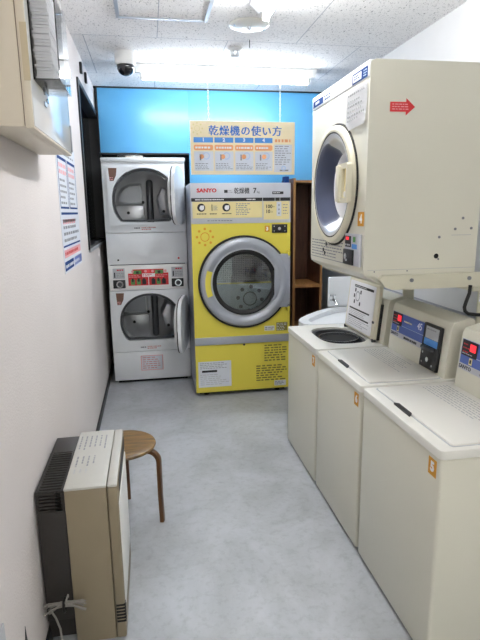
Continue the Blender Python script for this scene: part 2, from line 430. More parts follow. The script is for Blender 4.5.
# ceiling fittings
t = thing('security_camera', (-0.105, 3.93, ZC), 'white dome security camera with smoked dome under the ceiling', 'camera')
MB().lathe([(0, ZC), (0.07, ZC), (0.072, ZC-0.012), (0.070, ZC-0.075), (0.066, ZC-0.085), (0, ZC-0.085)], FZ(0), WHITEP, 40, (-0.105, 3.93)).obj('housing', t)
MB().lathe([(0.060, ZC-0.083)]+[(0.060*math.cos(a), ZC-0.095-0.058*math.sin(a)) for a in [k*PI/2/8 for k in range(9)]], FZ(0), DOME, 32, (-0.105, 3.93)).obj('dome', t)
t = thing('heat_detector', (0.634, 3.74, ZC), 'small white heat detector between the two fluorescent lights', 'detector')
MB().lathe([(0, ZC), (0.05, ZC), (0.048, ZC-0.012), (0.03, ZC-0.022), (0, ZC-0.022)], FZ(0), WHITEP, 32, (0.634, 3.74)).obj('base', t)
b = MB(); b.lathe([(0.0, ZC-0.058), (0.028, ZC-0.055), (0.028, ZC-0.049), (0, ZC-0.049)], FZ(0), LGREY, 24, (0.634, 3.74))
for k in range(6):
    a = k*PI/3; b.tube([(0.634+0.028*math.cos(a), 3.74+0.028*math.sin(a), ZC-0.02), (0.634+0.024*math.cos(a), 3.74+0.024*math.sin(a), ZC-0.052)], 0.003, LGREY, 6)
b.obj('cage', t)
t = thing('ceiling_rose', (0.645, 3.285, ZC), 'round white ceiling cover plate at the end of the overhead batten', 'ceiling plate')
MB().lathe([(0, ZC-0.014), (0.10, ZC-0.012), (0.118, ZC-0.006), (0.12, ZC)], FZ(0), CREAML, 48, (0.645, 3.285)).obj('plate', t)
MB().lathe([(0, ZC-0.030), (0.010, ZC-0.028), (0.014, ZC-0.018), (0.014, ZC-0.012)], FZ(0), CHROME, 16, (0.645, 3.285)).obj('knob', t)
for a in (0.3, PI+0.3):
    MB().disc(FZ(0), (0.645+0.098*math.cos(a), 3.285+0.098*math.sin(a)), 0.006, ZC-0.018, ZC-0.010, CHROME, 10).obj('screw', t)
single(MB().tube([(0.70, 3.56, ZC), (0.70, 3.56, ZC-0.03), (0.70, 3.565, ZC-0.045), (0.703, 3.575, ZC-0.038)], 0.0028, DGREY, 6), 'ceiling_hook', (0.70, 3.56, ZC), 'tiny dark hook in the ceiling just behind the round cover plate', 'hook')

# ------------------------------------------------------------------ yellow gas dryer
Y0 = 4.04; F = FY(Y0); yx0, yx1 = 0.3255, 1.114
t = thing('gas_dryer', (0.714, Y0+0.4, 0), 'yellow single drum gas dryer with large round silver door', 'dryer')
b = MB()
CX, CZ = 0.735, 0.945
b.prism(rc(yx0, 0.035, yx1, 1.41), F, -0.02, 0, YELLOW, holes=[circ(CX, CZ, 0.30)])
b.box(yx0, yx0+0.02, Y0+0.02, Y0+0.78, 0.035, 1.716, SILVER).box(yx1-0.02, yx1, Y0+0.02, Y0+0.78, 0.035, 1.716, SILVER)
b.box(yx0+0.02, yx1-0.02, Y0+0.02, Y0+0.78, 1.70, 1.716, SILVER).box(yx0+0.02, yx1-0.02, Y0+0.76, Y0+0.78, 0.035, 1.70, SILVER)
b.box(yx0+0.02, yx1-0.02, Y0+0.02, Y0+0.76, 0.035, 0.05, SILVER)
body = b.obj('cabinet', t)
MB().box(yx0+0.03, yx1-0.03, Y0+0.04, Y0+0.74, 0.012, 0.035, BLACKM).obj('plinth', t)
for fx in (yx0+0.09, yx1-0.09):
    for fy in (Y0+0.07, Y0+0.7):
        MB().disc(FZ(0), (fx, fy), 0.025, 0, 0.035, RUBBER, 16).obj('foot', t)
# control panel with print
b = MB(); b.box(yx0, yx1, Y0-0.004, Y0+0.02, 1.41, 1.716, SILVERP, 0.003)
d = 0.0042
b.rect(F, yx0+0.004, 1.578, yx1-0.004, 1.604, d, INK)
b.rect(F, yx0+0.012, 1.452, 0.885, 1.576, d, YELLOWP); b.rect(F, 0.895, 1.435, yx1-0.01, 1.576, d, YELLOWP)
b.text('SANYO', F, 0.450, 1.659, 0.040, RED, d, sx=1.15, bold=0.002)
b.rect(F, 0.585, 1.642, 0.612, 1.664, d, INK); b.lines(F, 0.618, 1.640, 0.650, 1.664, 2, d, INKG, 0.4, 3, 0.012)
[b.text('乾燥機', F, 0.722+q, 1.654, 0.050, INK, d+0.0001*(q > 0), sx=0.82) for q in (0, 0.0016)]; b.text('7', F, 0.825, 1.656, 0.055, INK, d, bold=0.001); b.text('kg', F, 0.853, 1.647, 0.024, INK, d)
b.rect(F, 0.965, 1.630, 1.055, 1.650, d, INK); b.lines(F, 0.972, 1.636, 1.05, 1.645, 1, d+0.0008, PAPER, 0.7, 4, 0.012)
b.lines(F, 0.36, 1.586, 0.68, 1.597, 1, d+0.0008, PAPER, 0.7, 8, 0.012); b.lines(F, 0.76, 1.586, 0.84, 1.597, 1, d+0.0008, PAPER, 0.7, 9, 0.012)
for q in (0.885, 0.985, 1.025): b.rect(F, q, 1.578, q+0.004, 1.604, d+0.0008, LGREY)
for q, s in ((0.405, 0), (0.505, 1), (0.60, 2)):
    if s != 1:
        b.disc(F, (q, 1.532), 0.031, d+0.0008, d+0.0012, INK, 24); b.disc(F, (q+0.004, 1.530), 0.018, d+0.0014, d+0.0018, PAPER, 18)
        b.rect(F, q-0.006, 1.535, q+0.022, 1.548, d+0.0016, PAPER)
    else:
        b.rect(F, q-0.02, 1.508, q-0.014, 1.556, d+0.0008, INK); b.lines(F, q-0.006, 1.510, q+0.025, 1.548, 4, d+0.0008, INKG, 0.5, 5, 0.01)
    b.lines(F, q-0.035, 1.478, q+0.04, 1.492, 1, d+0.0008, INK, 0.5, 20+s, 0.010)
b.lines(F, 0.675, 1.47, 0.80, 1.565, 7, d+0.0008, INKG, 0.45, 11, 0.02)
b.lines(F, 0.45, 1.425, 0.70, 1.440, 1, d, INKG, 0.5, 12, 0.02)
b.text('100', F, 0.938, 1.535, 0.038, INK, d+0.0008, bold=0.0009); b.text('円', F, 0.976, 1.532, 0.014, INK, d+0.0008)
b.text('10', F, 0.930, 1.497, 0.038, INK, d+0.0008, bold=0.0009); b.text('分', F, 0.962, 1.494, 0.014, INK, d+0.0008)
b.rect(F, 1.0, 1.462, 1.038, 1.572, d+0.0007, PAPERG)
for q in (1.545, 1.512, 1.482): b.rect(F, 1.016, q-0.006, 1.022, q+0.008, d+0.0014, INK)
b.lines(F, 1.052, 1.47, 1.09, 1.56, 4, d+0.0008, INKG, 0.25, 13, 0.02)
b.obj('control_panel', t)
# sun mark, band, lock, stickers
b = MB()
def sunmark(b, M, cx, cz, r, dist, n, rd, m, d, a0=0.0, a1=2*PI, t0=0.18):
    b.ring(M, (cx, cz), r*(1-t0), r, d, d+0.0006, m, 32)
    for k in range(n):
        a = a0+(a1-a0)*k/n
        b.disc(M, (cx+dist*math.cos(a), cz+dist*math.sin(a)), rd, d, d+0.0006, m, 14)
sunmark(b, F, 0.428, 1.309, 0.036, 0.062, 8, 0.010, ORANGE, 0.0006)
b.obj('sun_mark', t)
b = MB(); b.box(yx0-0.002, yx1+0.002, Y0-0.012, Y0, 0.440, 0.503, SILVER, 0.003); b.obj('middle_band', t)
MB().disc(F, (0.728, 0.428), 0.009, 0, 0.006, DGREY, 14).obj('lock', t)
b = MB(); b.rect(F, 0.345, 0.080, 0.618, 0.300, 0.0004, PAPERG, 0.0006); b.rect(F, 0.375, 0.207, 0.50, 0.225, 0.0011, INK)
b.lines(F, 0.36, 0.235, 0.60, 0.292, 4, 0.0011, INKG, 0.35, 30, 0.02); b.lines(F, 0.36, 0.095, 0.60, 0.195, 6, 0.0011, INKM, 0.3, 31, 0.03)
b.obj('notice_sticker', t)
b = MB(); b.lines(F, 0.90, 0.27, 1.09, 0.42, 7, 0.0005, INKY, 0.5, 32, 0.035); b.obj('small_print', t)
b = MB(); b.lines(F, 0.83, 0.10, 1.09, 0.245, 7, 0.0005, INKY, 0.5, 33, 0.04)
b.rect(F, 0.985, 0.055, 1.085, 0.10, 0.0005, PAPERG); b.lines(F, 0.99, 0.06, 1.08, 0.095, 3, 0.0012, INKG, 0.5, 34, 0.02)
b.obj('instruction_print', t)
b = MB(); b.rect(F, 0.90, 0.535, 0.985, 0.575, 0.0004, PAPERG); b.lines(F, 0.905, 0.54, 0.98, 0.57, 2, 0.0011, INKG, 0.5, 35, 0.02)
b.rect(F, 1.0, 0.53, 1.095, 0.60, 0.0004, INKY); b.lines(F, 1.003, 0.532, 1.092, 0.598, 5, 0.0011, PAPERG, 0.3, 36, 0.02)
b.obj('warning_sticker', t)
b = MB(); b.box(0.962, 1.088, Y0-0.008, Y0, 1.330, 1.398, BLACK, 0.002); b.disc(F, (1.022, 1.364), 0.012, 0.008, 0.012, CHROME, 20)
for du in (-0.045, 0.042):
    for dv in (-0.018, 0.018): b.disc(F, (1.025+du, 1.364+dv), 0.005, 0.008, 0.010, CHROME, 10)
b.obj('coin_slot', t)
b = MB(); b.rect(F, 0.905, 1.340, 0.945, 1.388, 0.0004, ORANGE); b.text('3', F, 0.925, 1.363, 0.036, PAPER, 0.0011, bold=0.002); b.obj('number_sticker', t)
# door
M0 = F
b = MB(); b.lathe([(0.340, 0), (0.372, 0), (0.372, 0.022), (0.366, 0.028), (0.340, 0.028)], M0, RUBBER, 72, (CX, CZ), closed=True)
b.lathe([(0.270, 0.004), (0.356, 0.004), (0.356, 0.030), (0.345, 0.046), (0.322, 0.055), (0.300, 0.052), (0.283, 0.040), (0.270, 0.036)], M0, SILVER, 72, (CX, CZ), closed=True)
door = b.obj('door', t)
b = MB(); b.lathe([(0.262, 0.006), (0.272, 0.006), (0.272, 0.043), (0.262, 0.043)], M0, ALU, 72, (CX, CZ), closed=True)
b.lathe([(0.226, 0.0), (0.262, 0.0), (0.262, 0.030), (0.250, 0.036), (0.226, 0.024)], M0, RUBBER, 72, (CX, CZ), closed=True)
b.obj('gasket', door)
b = MB(); b.lathe([(0, 0.022), (0.12, 0.021), (0.228, 0.014), (0.228, 0.008), (0, 0.012)], M0, GLASS, 64, (CX, CZ)); b.obj('door_glass', door)
b = MB()
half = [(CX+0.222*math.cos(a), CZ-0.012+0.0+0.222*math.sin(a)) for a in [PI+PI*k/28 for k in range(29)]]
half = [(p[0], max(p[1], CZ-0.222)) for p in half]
b.prism(half, M0, 0.004, 0.007, HALFPANE)  # pale grey lower half of the window, with yellow strip and sun mark
b.rect(M0, CX-0.221, CZ-0.012, CX+0.221, CZ+0.0, 0.004, YELLOW, 0.003)
sunmark(b, M0, CX+0.045, CZ-0.135, 0.058, 0.098, 8, 0.016, INK, 0.0075, -0.1, 2*PI-0.1, 0.14)
b.obj('window_lower_half', door)
b = MB(); b.prism(rrect(0.975, 0.735, 1.104, 1.165, 0.012), M0, 0.002, 0.044, SILVER, bev=0.005)
for q in (0.755, 1.145): b.disc(M0, (1.09, q), 0.008, 0.044, 0.047, CHROME, 12)
b.obj('hinge_plate', door)
b = MB(); b.lathe([(0.276, 0.040), (0.320, 0.050), (0.320, 0.0585), (0.276, 0.0575)], M0, YELLOW, 16, (CX, CZ), closed=True, a0=PI-0.34, a1=PI+0.34); b.obj('door_handle', door)
for q in (0.72, 1.17): MB().box(1.085, 1.104, Y0-0.045, Y0, q-0.02, q+0.02, YELLOW, 0.003).obj('hinge', t)
# drum
b = MB(); b.lathe([(0.31, -0.03), (0.33, -0.05), (0.33, -0.55), (0, -0.55)], M0, PERF, 56, (CX, CZ))
for k in range(3):
    a = 0.6+k*2*PI/3; b.box(-0.02, 0.02, 0.26, 0.33, -0.54, -0.06, STEEL, 0.01, M=M0 @ Matrix.Translation((CX, CZ, 0)) @ Matrix.Rotation(a, 4, 'Z'))
b.obj('drum', t)

# ------------------------------------------------------------------ white stacked dryers
Ys = 4.53; F = FY(Ys); sx0, sx1 = -0.36, 0.320
t = thing('stacked_dryer', (-0.012, Ys+0.35, 0), 'white two drum stacked tumble dryer with both round doors open', 'dryer')
UC, LC = (-0.020, 1.600), (-0.020, 0.560)
up = sup(*UC, 0.272, 0.265, 0.96, 64, 1.423); lo = sup(*LC, 0.267, 0.251, 0.96, 64, 0.392)
b = MB()
b.prism(rc(sx0, 1.337, sx1, 1.915), F, -0.03, 0, WHITE, holes=[up]); b.prism(rc(sx0, 0.290, sx1, 0.838), F, -0.03, 0, WHITE, holes=[lo])
b.box(sx0, sx1, Ys+0.003, Ys+0.03, 1.066, 1.333, WHITE, 0.003); b.box(sx0, sx1, Ys+0.004, Ys+0.03, 0.025, 0.285, WHITE, 0.003)
b.box(sx0-0.004, sx1+0.004, Ys-0.012, Ys+0.03, 1.915, 1.948, WHITE, 0.006)
b.box(sx0, sx0+0.015, Ys+0.03, Ys+0.62, 0.025, 1.945, WHITE).box(sx1-0.015, sx1, Ys+0.03, Ys+0.62, 0.025, 1.945, WHITE)
b.box(sx0, sx1, Ys+0.605, Ys+0.62, 0.025, 1.945, WHITE).box(sx0+0.015, sx1-0.015, Ys+0.03, Ys+0.605, 1.93, 1.945, WHITE).box(sx0+0.015, sx1-0.015, Ys+0.03, Ys+0.605, 0.025, 0.04, WHITE)
b.box(sx0+0.02, sx1-0.02, Ys+0.03, Ys+0.6, 0.93, 1.30, DGREY)
b.obj('cabinet', t)
MB().box(sx0+0.03, sx1-0.03, Ys+0.03, Ys+0.6, 0, 0.027, BLACKM).obj('plinth', t)
for nm, oc, z0, z1, hole in (('upper', UC, 1.400, 1.876, up), ('lower', LC, 0.352, 0.832, lo)):
    b = MB(); b.prism(rrect(-0.325, z0, 0.300, z1, 0.03), F, -0.002, 0.010, WHITE, holes=[hole]); b.obj('door_surround', t)
    r = 0.30
    b = MB()
    b.lathe([(r, -0.03), (r, -0.50), (0.285, -0.52), (0, -0.52)], F, STEELD, 56, oc); b.obj('drum', t)
    rim = sup(oc[0], oc[1], 0.266, 0.259 if nm == 'upper' else 0.245, 0.96, 64, (1.429 if nm == 'upper' else 0.398)); rin = sup(oc[0], oc[1], 0.248, 0.242 if nm == 'upper' else 0.228, 0.96, 64, (1.446 if nm == 'upper' else 0.415))
    MB().prism(rim, F, -0.028, -0.008, DGREY, holes=[rin]).obj('opening_seal', t)
    # back of the drum: pressed panels, grille, vane
    b = MB()
    P = [(oc[0]-0.265, oc[1]-0.02), (oc[0]-0.255, oc[1]+0.06), (oc[0]-0.21, oc[1]+0.13), (oc[0]-0.13, oc[1]+0.165), (oc[0]-0.03, oc[1]+0.165), (oc[0]-0.02, oc[1]-0.02)]
    b.prism(P, F, -0.518, -0.495, STEEL, bev=0.006)
    P2 = [(oc[0]-0.235, oc[1]), (oc[0]-0.225, oc[1]+0.06), (oc[0]-0.185, oc[1]+0.115), (oc[0]-0.12, oc[1]+0.142), (oc[0]-0.045, oc[1]+0.142), (oc[0]-0.04, oc[1])]
    b.prism(P2, F, -0.4945, -0.490, PERF)
    b.obj('drum_grille', t)
    b = MB(); b.box(oc[0]-0.27, oc[0]-0.01, Ys+0.485, Ys+0.515, oc[1]-0.26, oc[1]-0.03, STEEL, 0.01)
    for q in ((-0.02, -0.005), (-0.16, -0.10)): b.disc(F, (oc[0]+q[0], oc[1]+q[1]), 0.014, -0.486, -0.476, INK, 14)
    b.obj('drum_back', t)
    MB().box(oc[0]+0.012, oc[0]+0.075, Ys+0.46, Ys+0.516, oc[1]-0.25, oc[1]+0.20, BAFFLE, 0.03, 4).obj('drum_baffle', t)
    # tapered vane on the right
    b = MB(); vp = [(oc[0]+0.13, oc[1]-0.12), (oc[0]+0.10, oc[1]+0.02), (oc[0]+0.15, oc[1]+0.12), (oc[0]+0.22, oc[1]+0.10), (oc[0]+0.245, oc[1]-0.02), (oc[0]+0.22, oc[1]-0.13)]
    b.prism(vp, F, -0.50, -0.22, STEEL, bev=0.03); b.disc(F, (oc[0]+0.16, oc[1]-0.09), 0.013, -0.22, -0.21, INK, 14)
    b.obj('drum_vane', t)
    # brown corner sticker and small print
    b = MB(); b.prism([(-0.307, z1-0.012), (-0.238, z1-0.012), (-0.246, z1-0.07), (-0.268, z1-0.115), (-0.30, z1-0.115)], F, 0.0102, 0.011, BROWNST)
    b.lines(F, -0.30, z1-0.112, -0.265, z1-0.082, 2, 0.0112, PINK, 0.4, 40, 0.015); b.obj('corner_sticker', t)
    b = MB(); b.lines(F, -0.12, z0-0.036, -0.07, z0-0.018, 1, 0.0005, INKG, 0.7, 41, 0.015); b.lines(F, -0.06, z0-0.046, 0.07, z0-0.016, 2, 0.0005, INKR, 0.6, 42, 0.015); b.obj('small_print', t)
    # open door
    zc = (z0+z1)/2-0.008; hw = 0.275; th = R(78 if nm == 'upper' else 79)
    sdir = Vector((-math.cos(th), -math.sin(th), 0)); nin = Vector((-math.sin(th), math.cos(th), 0))
    hp = Vector((0.316, Ys-0.012, 0))
    Md = Matrix(((sdir.x, 0, nin.x, hp.x), (sdir.y, 0, nin.y, hp.y), (0, 1, 0, 0), (0, 0, 0, 1)))
    ol = sup(hw, zc, hw, 0.228, 0.62, 60); il = sup(hw, zc, hw-0.05, 0.180, 0.8, 60); i2 = sup(hw, zc, hw-0.075, 0.155, 0.8, 60)
    b = MB(); b.prism(ol, Md, 0.0, 0.028, WHITE, bev=0.008)
    dd = b.obj('door', t)
    b = MB(); b.prism(il, Md, 0.026, 0.060, WHITEP, holes=[i2]); b.obj('inner_ring', dd)
    b = MB(); b.prism(sup(hw, zc, hw-0.002, 0.226, 0.62, 60), Md, 0.026, 0.034, RUBBER, holes=[sup(hw, zc, hw-0.014, 0.214, 0.64, 60)]); b.obj('door_seal', dd)
    for q in (-0.09, 0.09): MB().box(0.303, 0.3195, Ys-0.02, Ys+0.003, zc+q-0.025, zc+q+0.025, ALU, 0.003).obj('hinge', t)
# silver rim in the lower opening
b = MB(); b.lathe([(0.252, -0.035), (0.262, -0.03), (0.262, -0.012), (0.252, -0.018)], F, CHROME, 40, LC, closed=True, a0=PI*1.18, a1=PI*1.82); b.obj('drum_rim', t)
# control plate
b = MB(); b.box(sx0+0.004, sx1-0.004, Ys-0.006, Ys+0.03, 0.842, 1.058, WHITEP, 0.006)
b.rect(F, -0.195, 0.882, 0.150, 0.988, 0.0062, RED); b.rect(F, -0.155, 0.988, 0.11, 1.022, 0.0062, RED)
for q in (-0.115, 0.07): b.rect(F, q-0.035, 0.980, q+0.035, 1.012, 0.0070, GREEN); b.rect(F, q-0.012, 0.984, q+0.012, 1.006, 0.0077, INK)
for q in (-0.155, -0.045, 0.015, 0.125): b.disc(F, (q, 1.004), 0.012, 0.0070, 0.0076, PINK, 12)
b.rect(F, -0.075, 0.955, 0.035, 0.985, 0.0076, PAPER); b.lines(F, -0.07, 0.958, 0.03, 0.982, 2, 0.0083, RED, 0.5, 50, 0.02)
for q in (-0.155, -0.105, -0.06, 0.02, 0.065, 0.11): b.rect(F, q-0.018, 0.890, q+0.016, 0.935, 0.0070, GREEN if int(q*1000) % 2 else INK); b.rect(F, q-0.010, 0.915, q+0.006, 0.945, 0.0077, INK)
b.rect(F, -0.024, 0.884, -0.019, 0.955, 0.0070, PAPER); b.lines(F, -0.19, 0.95, -0.085, 0.975, 2, 0.0070, PINK, 0.4, 51, 0.02); b.lines(F, 0.045, 0.95, 0.145, 0.975, 2, 0.0070, PINK, 0.4, 52, 0.02)
cp = b.obj('control_plate', t)
for q in (-0.272, 0.228):
    b = MB(); b.box(q-0.052, q+0.052, Ys-0.012, Ys-0.004, 0.862, 0.935, BLACK, 0.004); b.ring(F, (q+0.005, 0.897), 0.020, 0.030, 0.012, 0.020, CHROME, 24); b.disc(F, (q+0.005, 0.897), 0.020, 0.012, 0.016, DGREY, 18)
    b.obj('coin_acceptor', cp)
    b = MB(); b.rect(F, q-0.05, 0.945, q+0.05, 1.035, 0.0062, LGREY); b.lines(F, q-0.015, 1.012, q+0.045, 1.028, 1, 0.0069, RED, 0.7, 53, 0.015)
    b.rect(F, q-0.04, 0.955, q-0.03, 1.0, 0.0069, INK); b.lines(F, q-0.02, 0.955, q+0.045, 1.0, 3, 0.0069, INKG, 0.35, 54, 0.02); b.obj('instruction_label', cp)
for q in ((-0.27, 1.105, INK), (0.245, 1.11, RED)): MB().disc(F, (q[0], q[1]), 0.008, -0.004, 0.002, q[2], 12).obj('lock_button', t)
b = MB(); b.rect(F, -0.125, 0.108, 0.072, 0.246, -0.0035, PINK); b.rect(F, -0.118, 0.114, 0.065, 0.240, -0.0028, PAPERG); b.lines(F, -0.11, 0.12, 0.06, 0.236, 6, -0.0021, INKR, 0.4, 55, 0.03); b.obj('notice_sticker', t)

# silver duct just above the stack, behind the blue boarding
single(MB().box(-0.25, -0.02, 5.02, 5.30, 1.948, 2.10, CHROME, 0.01), 'exhaust_duct', (-0.13, 5.16, 1.948), 'silver exhaust duct in the gap above the stacked dryer', 'duct')

# ------------------------------------------------------------------ hanging sign
Yg = 4.165; F = FY(Yg); gx0, gx1, gz0, gz1 = 0.347, 1.180, 1.786, 2.186
t = thing('hanging_sign', ((gx0+gx1)/2, Yg, gz0), 'cream instruction board with blue heading hung above the yellow dryer', 'sign')
MB().box(gx0, gx1, Yg, Yg+0.006, gz0, gz1, CREAMP, 0.001).obj('board', t)
b = MB(); U = lambda p: gx0+(p-189.5)/(294.5-189.5)*(gx1-gx0); V = lambda q: gz1-(q-121.3)/(175.7-121.3)*(gz1-gz0)
for i, chn in enumerate('乾燥機の使い方'):
    for q in (-0.0022, 0, 0.0022): b.text(chn, F, U(212.5+i*10.6)+q, V(131.6), 0.080, BLUEP, 0.0005+0.0002*(q > 0)+0.0001*(q < 0))
b.obj('heading', t)
b = MB()
for i, (a, c) in enumerate(((192.8, 211.8), (213.2, 231.8), (233.5, 252), (253.5, 271.5))):
    b.rect(F, U(a), V(143), U(c), V(137.8), 0.0004, BLUEL); b.text(str(i+1), F, U((a+c)/2), V(140.3), 0.036, PAPER, 0.0011, bold=0.002)
    b.prism(rrect(U(a), V(150.8), U(c), V(145.2), 0.012), F, 0.0003, 0.001, PORANGE); b.lines(F, U(a+1.5), V(149.4), U(c-0.5), V(146.8), 1, 0.0011, PAPER, 0.7, 60+i, 0.02)
    b.rect(F, U(a), V(171.8), U(c), V(151.8), 0.0003, PAPERG)
    m = (a+c)/2
    b.ring(F, (U(m+2.5), V(156.5)), 0.020, 0.028, 0.001, 0.0016, LBLUE, 24); b.disc(F, (U(m-2+i*0.8), V(157.2)), 0.018, 0.0012, 0.0018, PORANGE, 18); b.rect(F, U(m-4), V(161), U(m-2.5), V(155), 0.0012, INKG)
    b.lines(F, U(a+1), V(170.5), U(c-1), V(163.5), 4, 0.001, INKG, 0.4, 64+i, 0.02)
b.lines(F, U(274), V(143), U(290), V(138), 1, 0.0004, PORANGE, 0.6, 70, 0.03)
b.rect(F, U(273.2), V(173), U(291.5), V(144.5), 0.0003, PAPERG); b.lines(F, U(274), V(166), U(290.5), V(145.2), 9, 0.001, INKG, 0.35, 71, 0.03)
b.ring(F, (U(283), V(169)), 0.010, 0.02, 0.001, 0.0016, LBLUE, 16); b.rect(F, U(279), V(172), U(288), V(170.5), 0.001, INKG)
sunmark(b, F, U(196.5), V(129), 0.022, 0.040, 8, 0.007, YELLOWP, 0.0005)
b.obj('print', t)
for q, lab in ((0.495, 'white chain on the left holding up the cream instruction board'), (1.062, 'white chain on the right holding up the cream instruction board')):
    b = MB(); z = ZC-0.056; k = 0
    while z > gz1+0.004:
        z2 = max(z-0.020, gz1-0.002); zm = (z+z2)/2; L = (z-z2)/2+0.002
        ax = (1, 0) if k % 2 == 0 else (0, 1)
        b.tube([(q+ax[0]*0.0055*math.cos(a), Yg+0.015+ax[1]*0.0055*math.cos(a), zm+L*math.sin(a)) for a in [2*PI*j/10 for j in range(11)]], 0.0017, WHITEP, 5)
        z = z2; k += 1
    b.tube([(q, Yg+0.015, gz1+0.004), (q, Yg+0.010, gz1-0.008), (q, Yg-0.003, gz1-0.012)], 0.0016, WHITEP, 5)
    single(b, 'hanging_chain', (q, Yg+0.015, gz1), lab, 'chain', 'chains of the hanging sign')
single(MB().box(1.072, 1.105, 4.05, 4.14, 1.7165, 1.765, NAVY, 0.003), 'small_blue_box', (1.09, 4.09, 1.7165), 'small dark blue box on the top right corner of the yellow dryer', 'box')

# ------------------------------------------------------------------ brown shelf unit
cx0, cx1, cy0, cy1 = 1.222, 1.490, 4.34, 4.74
t = thing('shelf_unit', ((cx0+cx1)/2, (cy0+cy1)/2, 0), 'tall narrow dark brown open shelf unit beside the yellow dryer', 'shelf')
for x0, x1 in ((cx0, cx0+0.02), (cx1-0.02, cx1)):
    b = MB(); b.box(x0, x1, cy0+0.004, cy1, 0, 1.77, BROWN); b.box(x0, x1, cy0, cy0+0.004, 0, 1.77, WOODE); b.obj('side_panel', t)
MB().box(cx0+0.02, cx1-0.02, cy1-0.012, cy1, 0.03, 1.75, BROWN).obj('back_panel', t)
for z in (0.05, 0.45, 0.862, 1.752):
    b = MB(); b.box(cx0+0.02, cx1-0.02, cy0+0.006, cy1-0.012, z-0.018, z, BROWN if z > 1.7 else WOODE); b.box(cx0+0.02, cx1-0.02, cy0+0.002, cy0+0.006, z-0.026 if z < 1.7 else z-0.018, z, WOODE); b.obj('shelf', t)

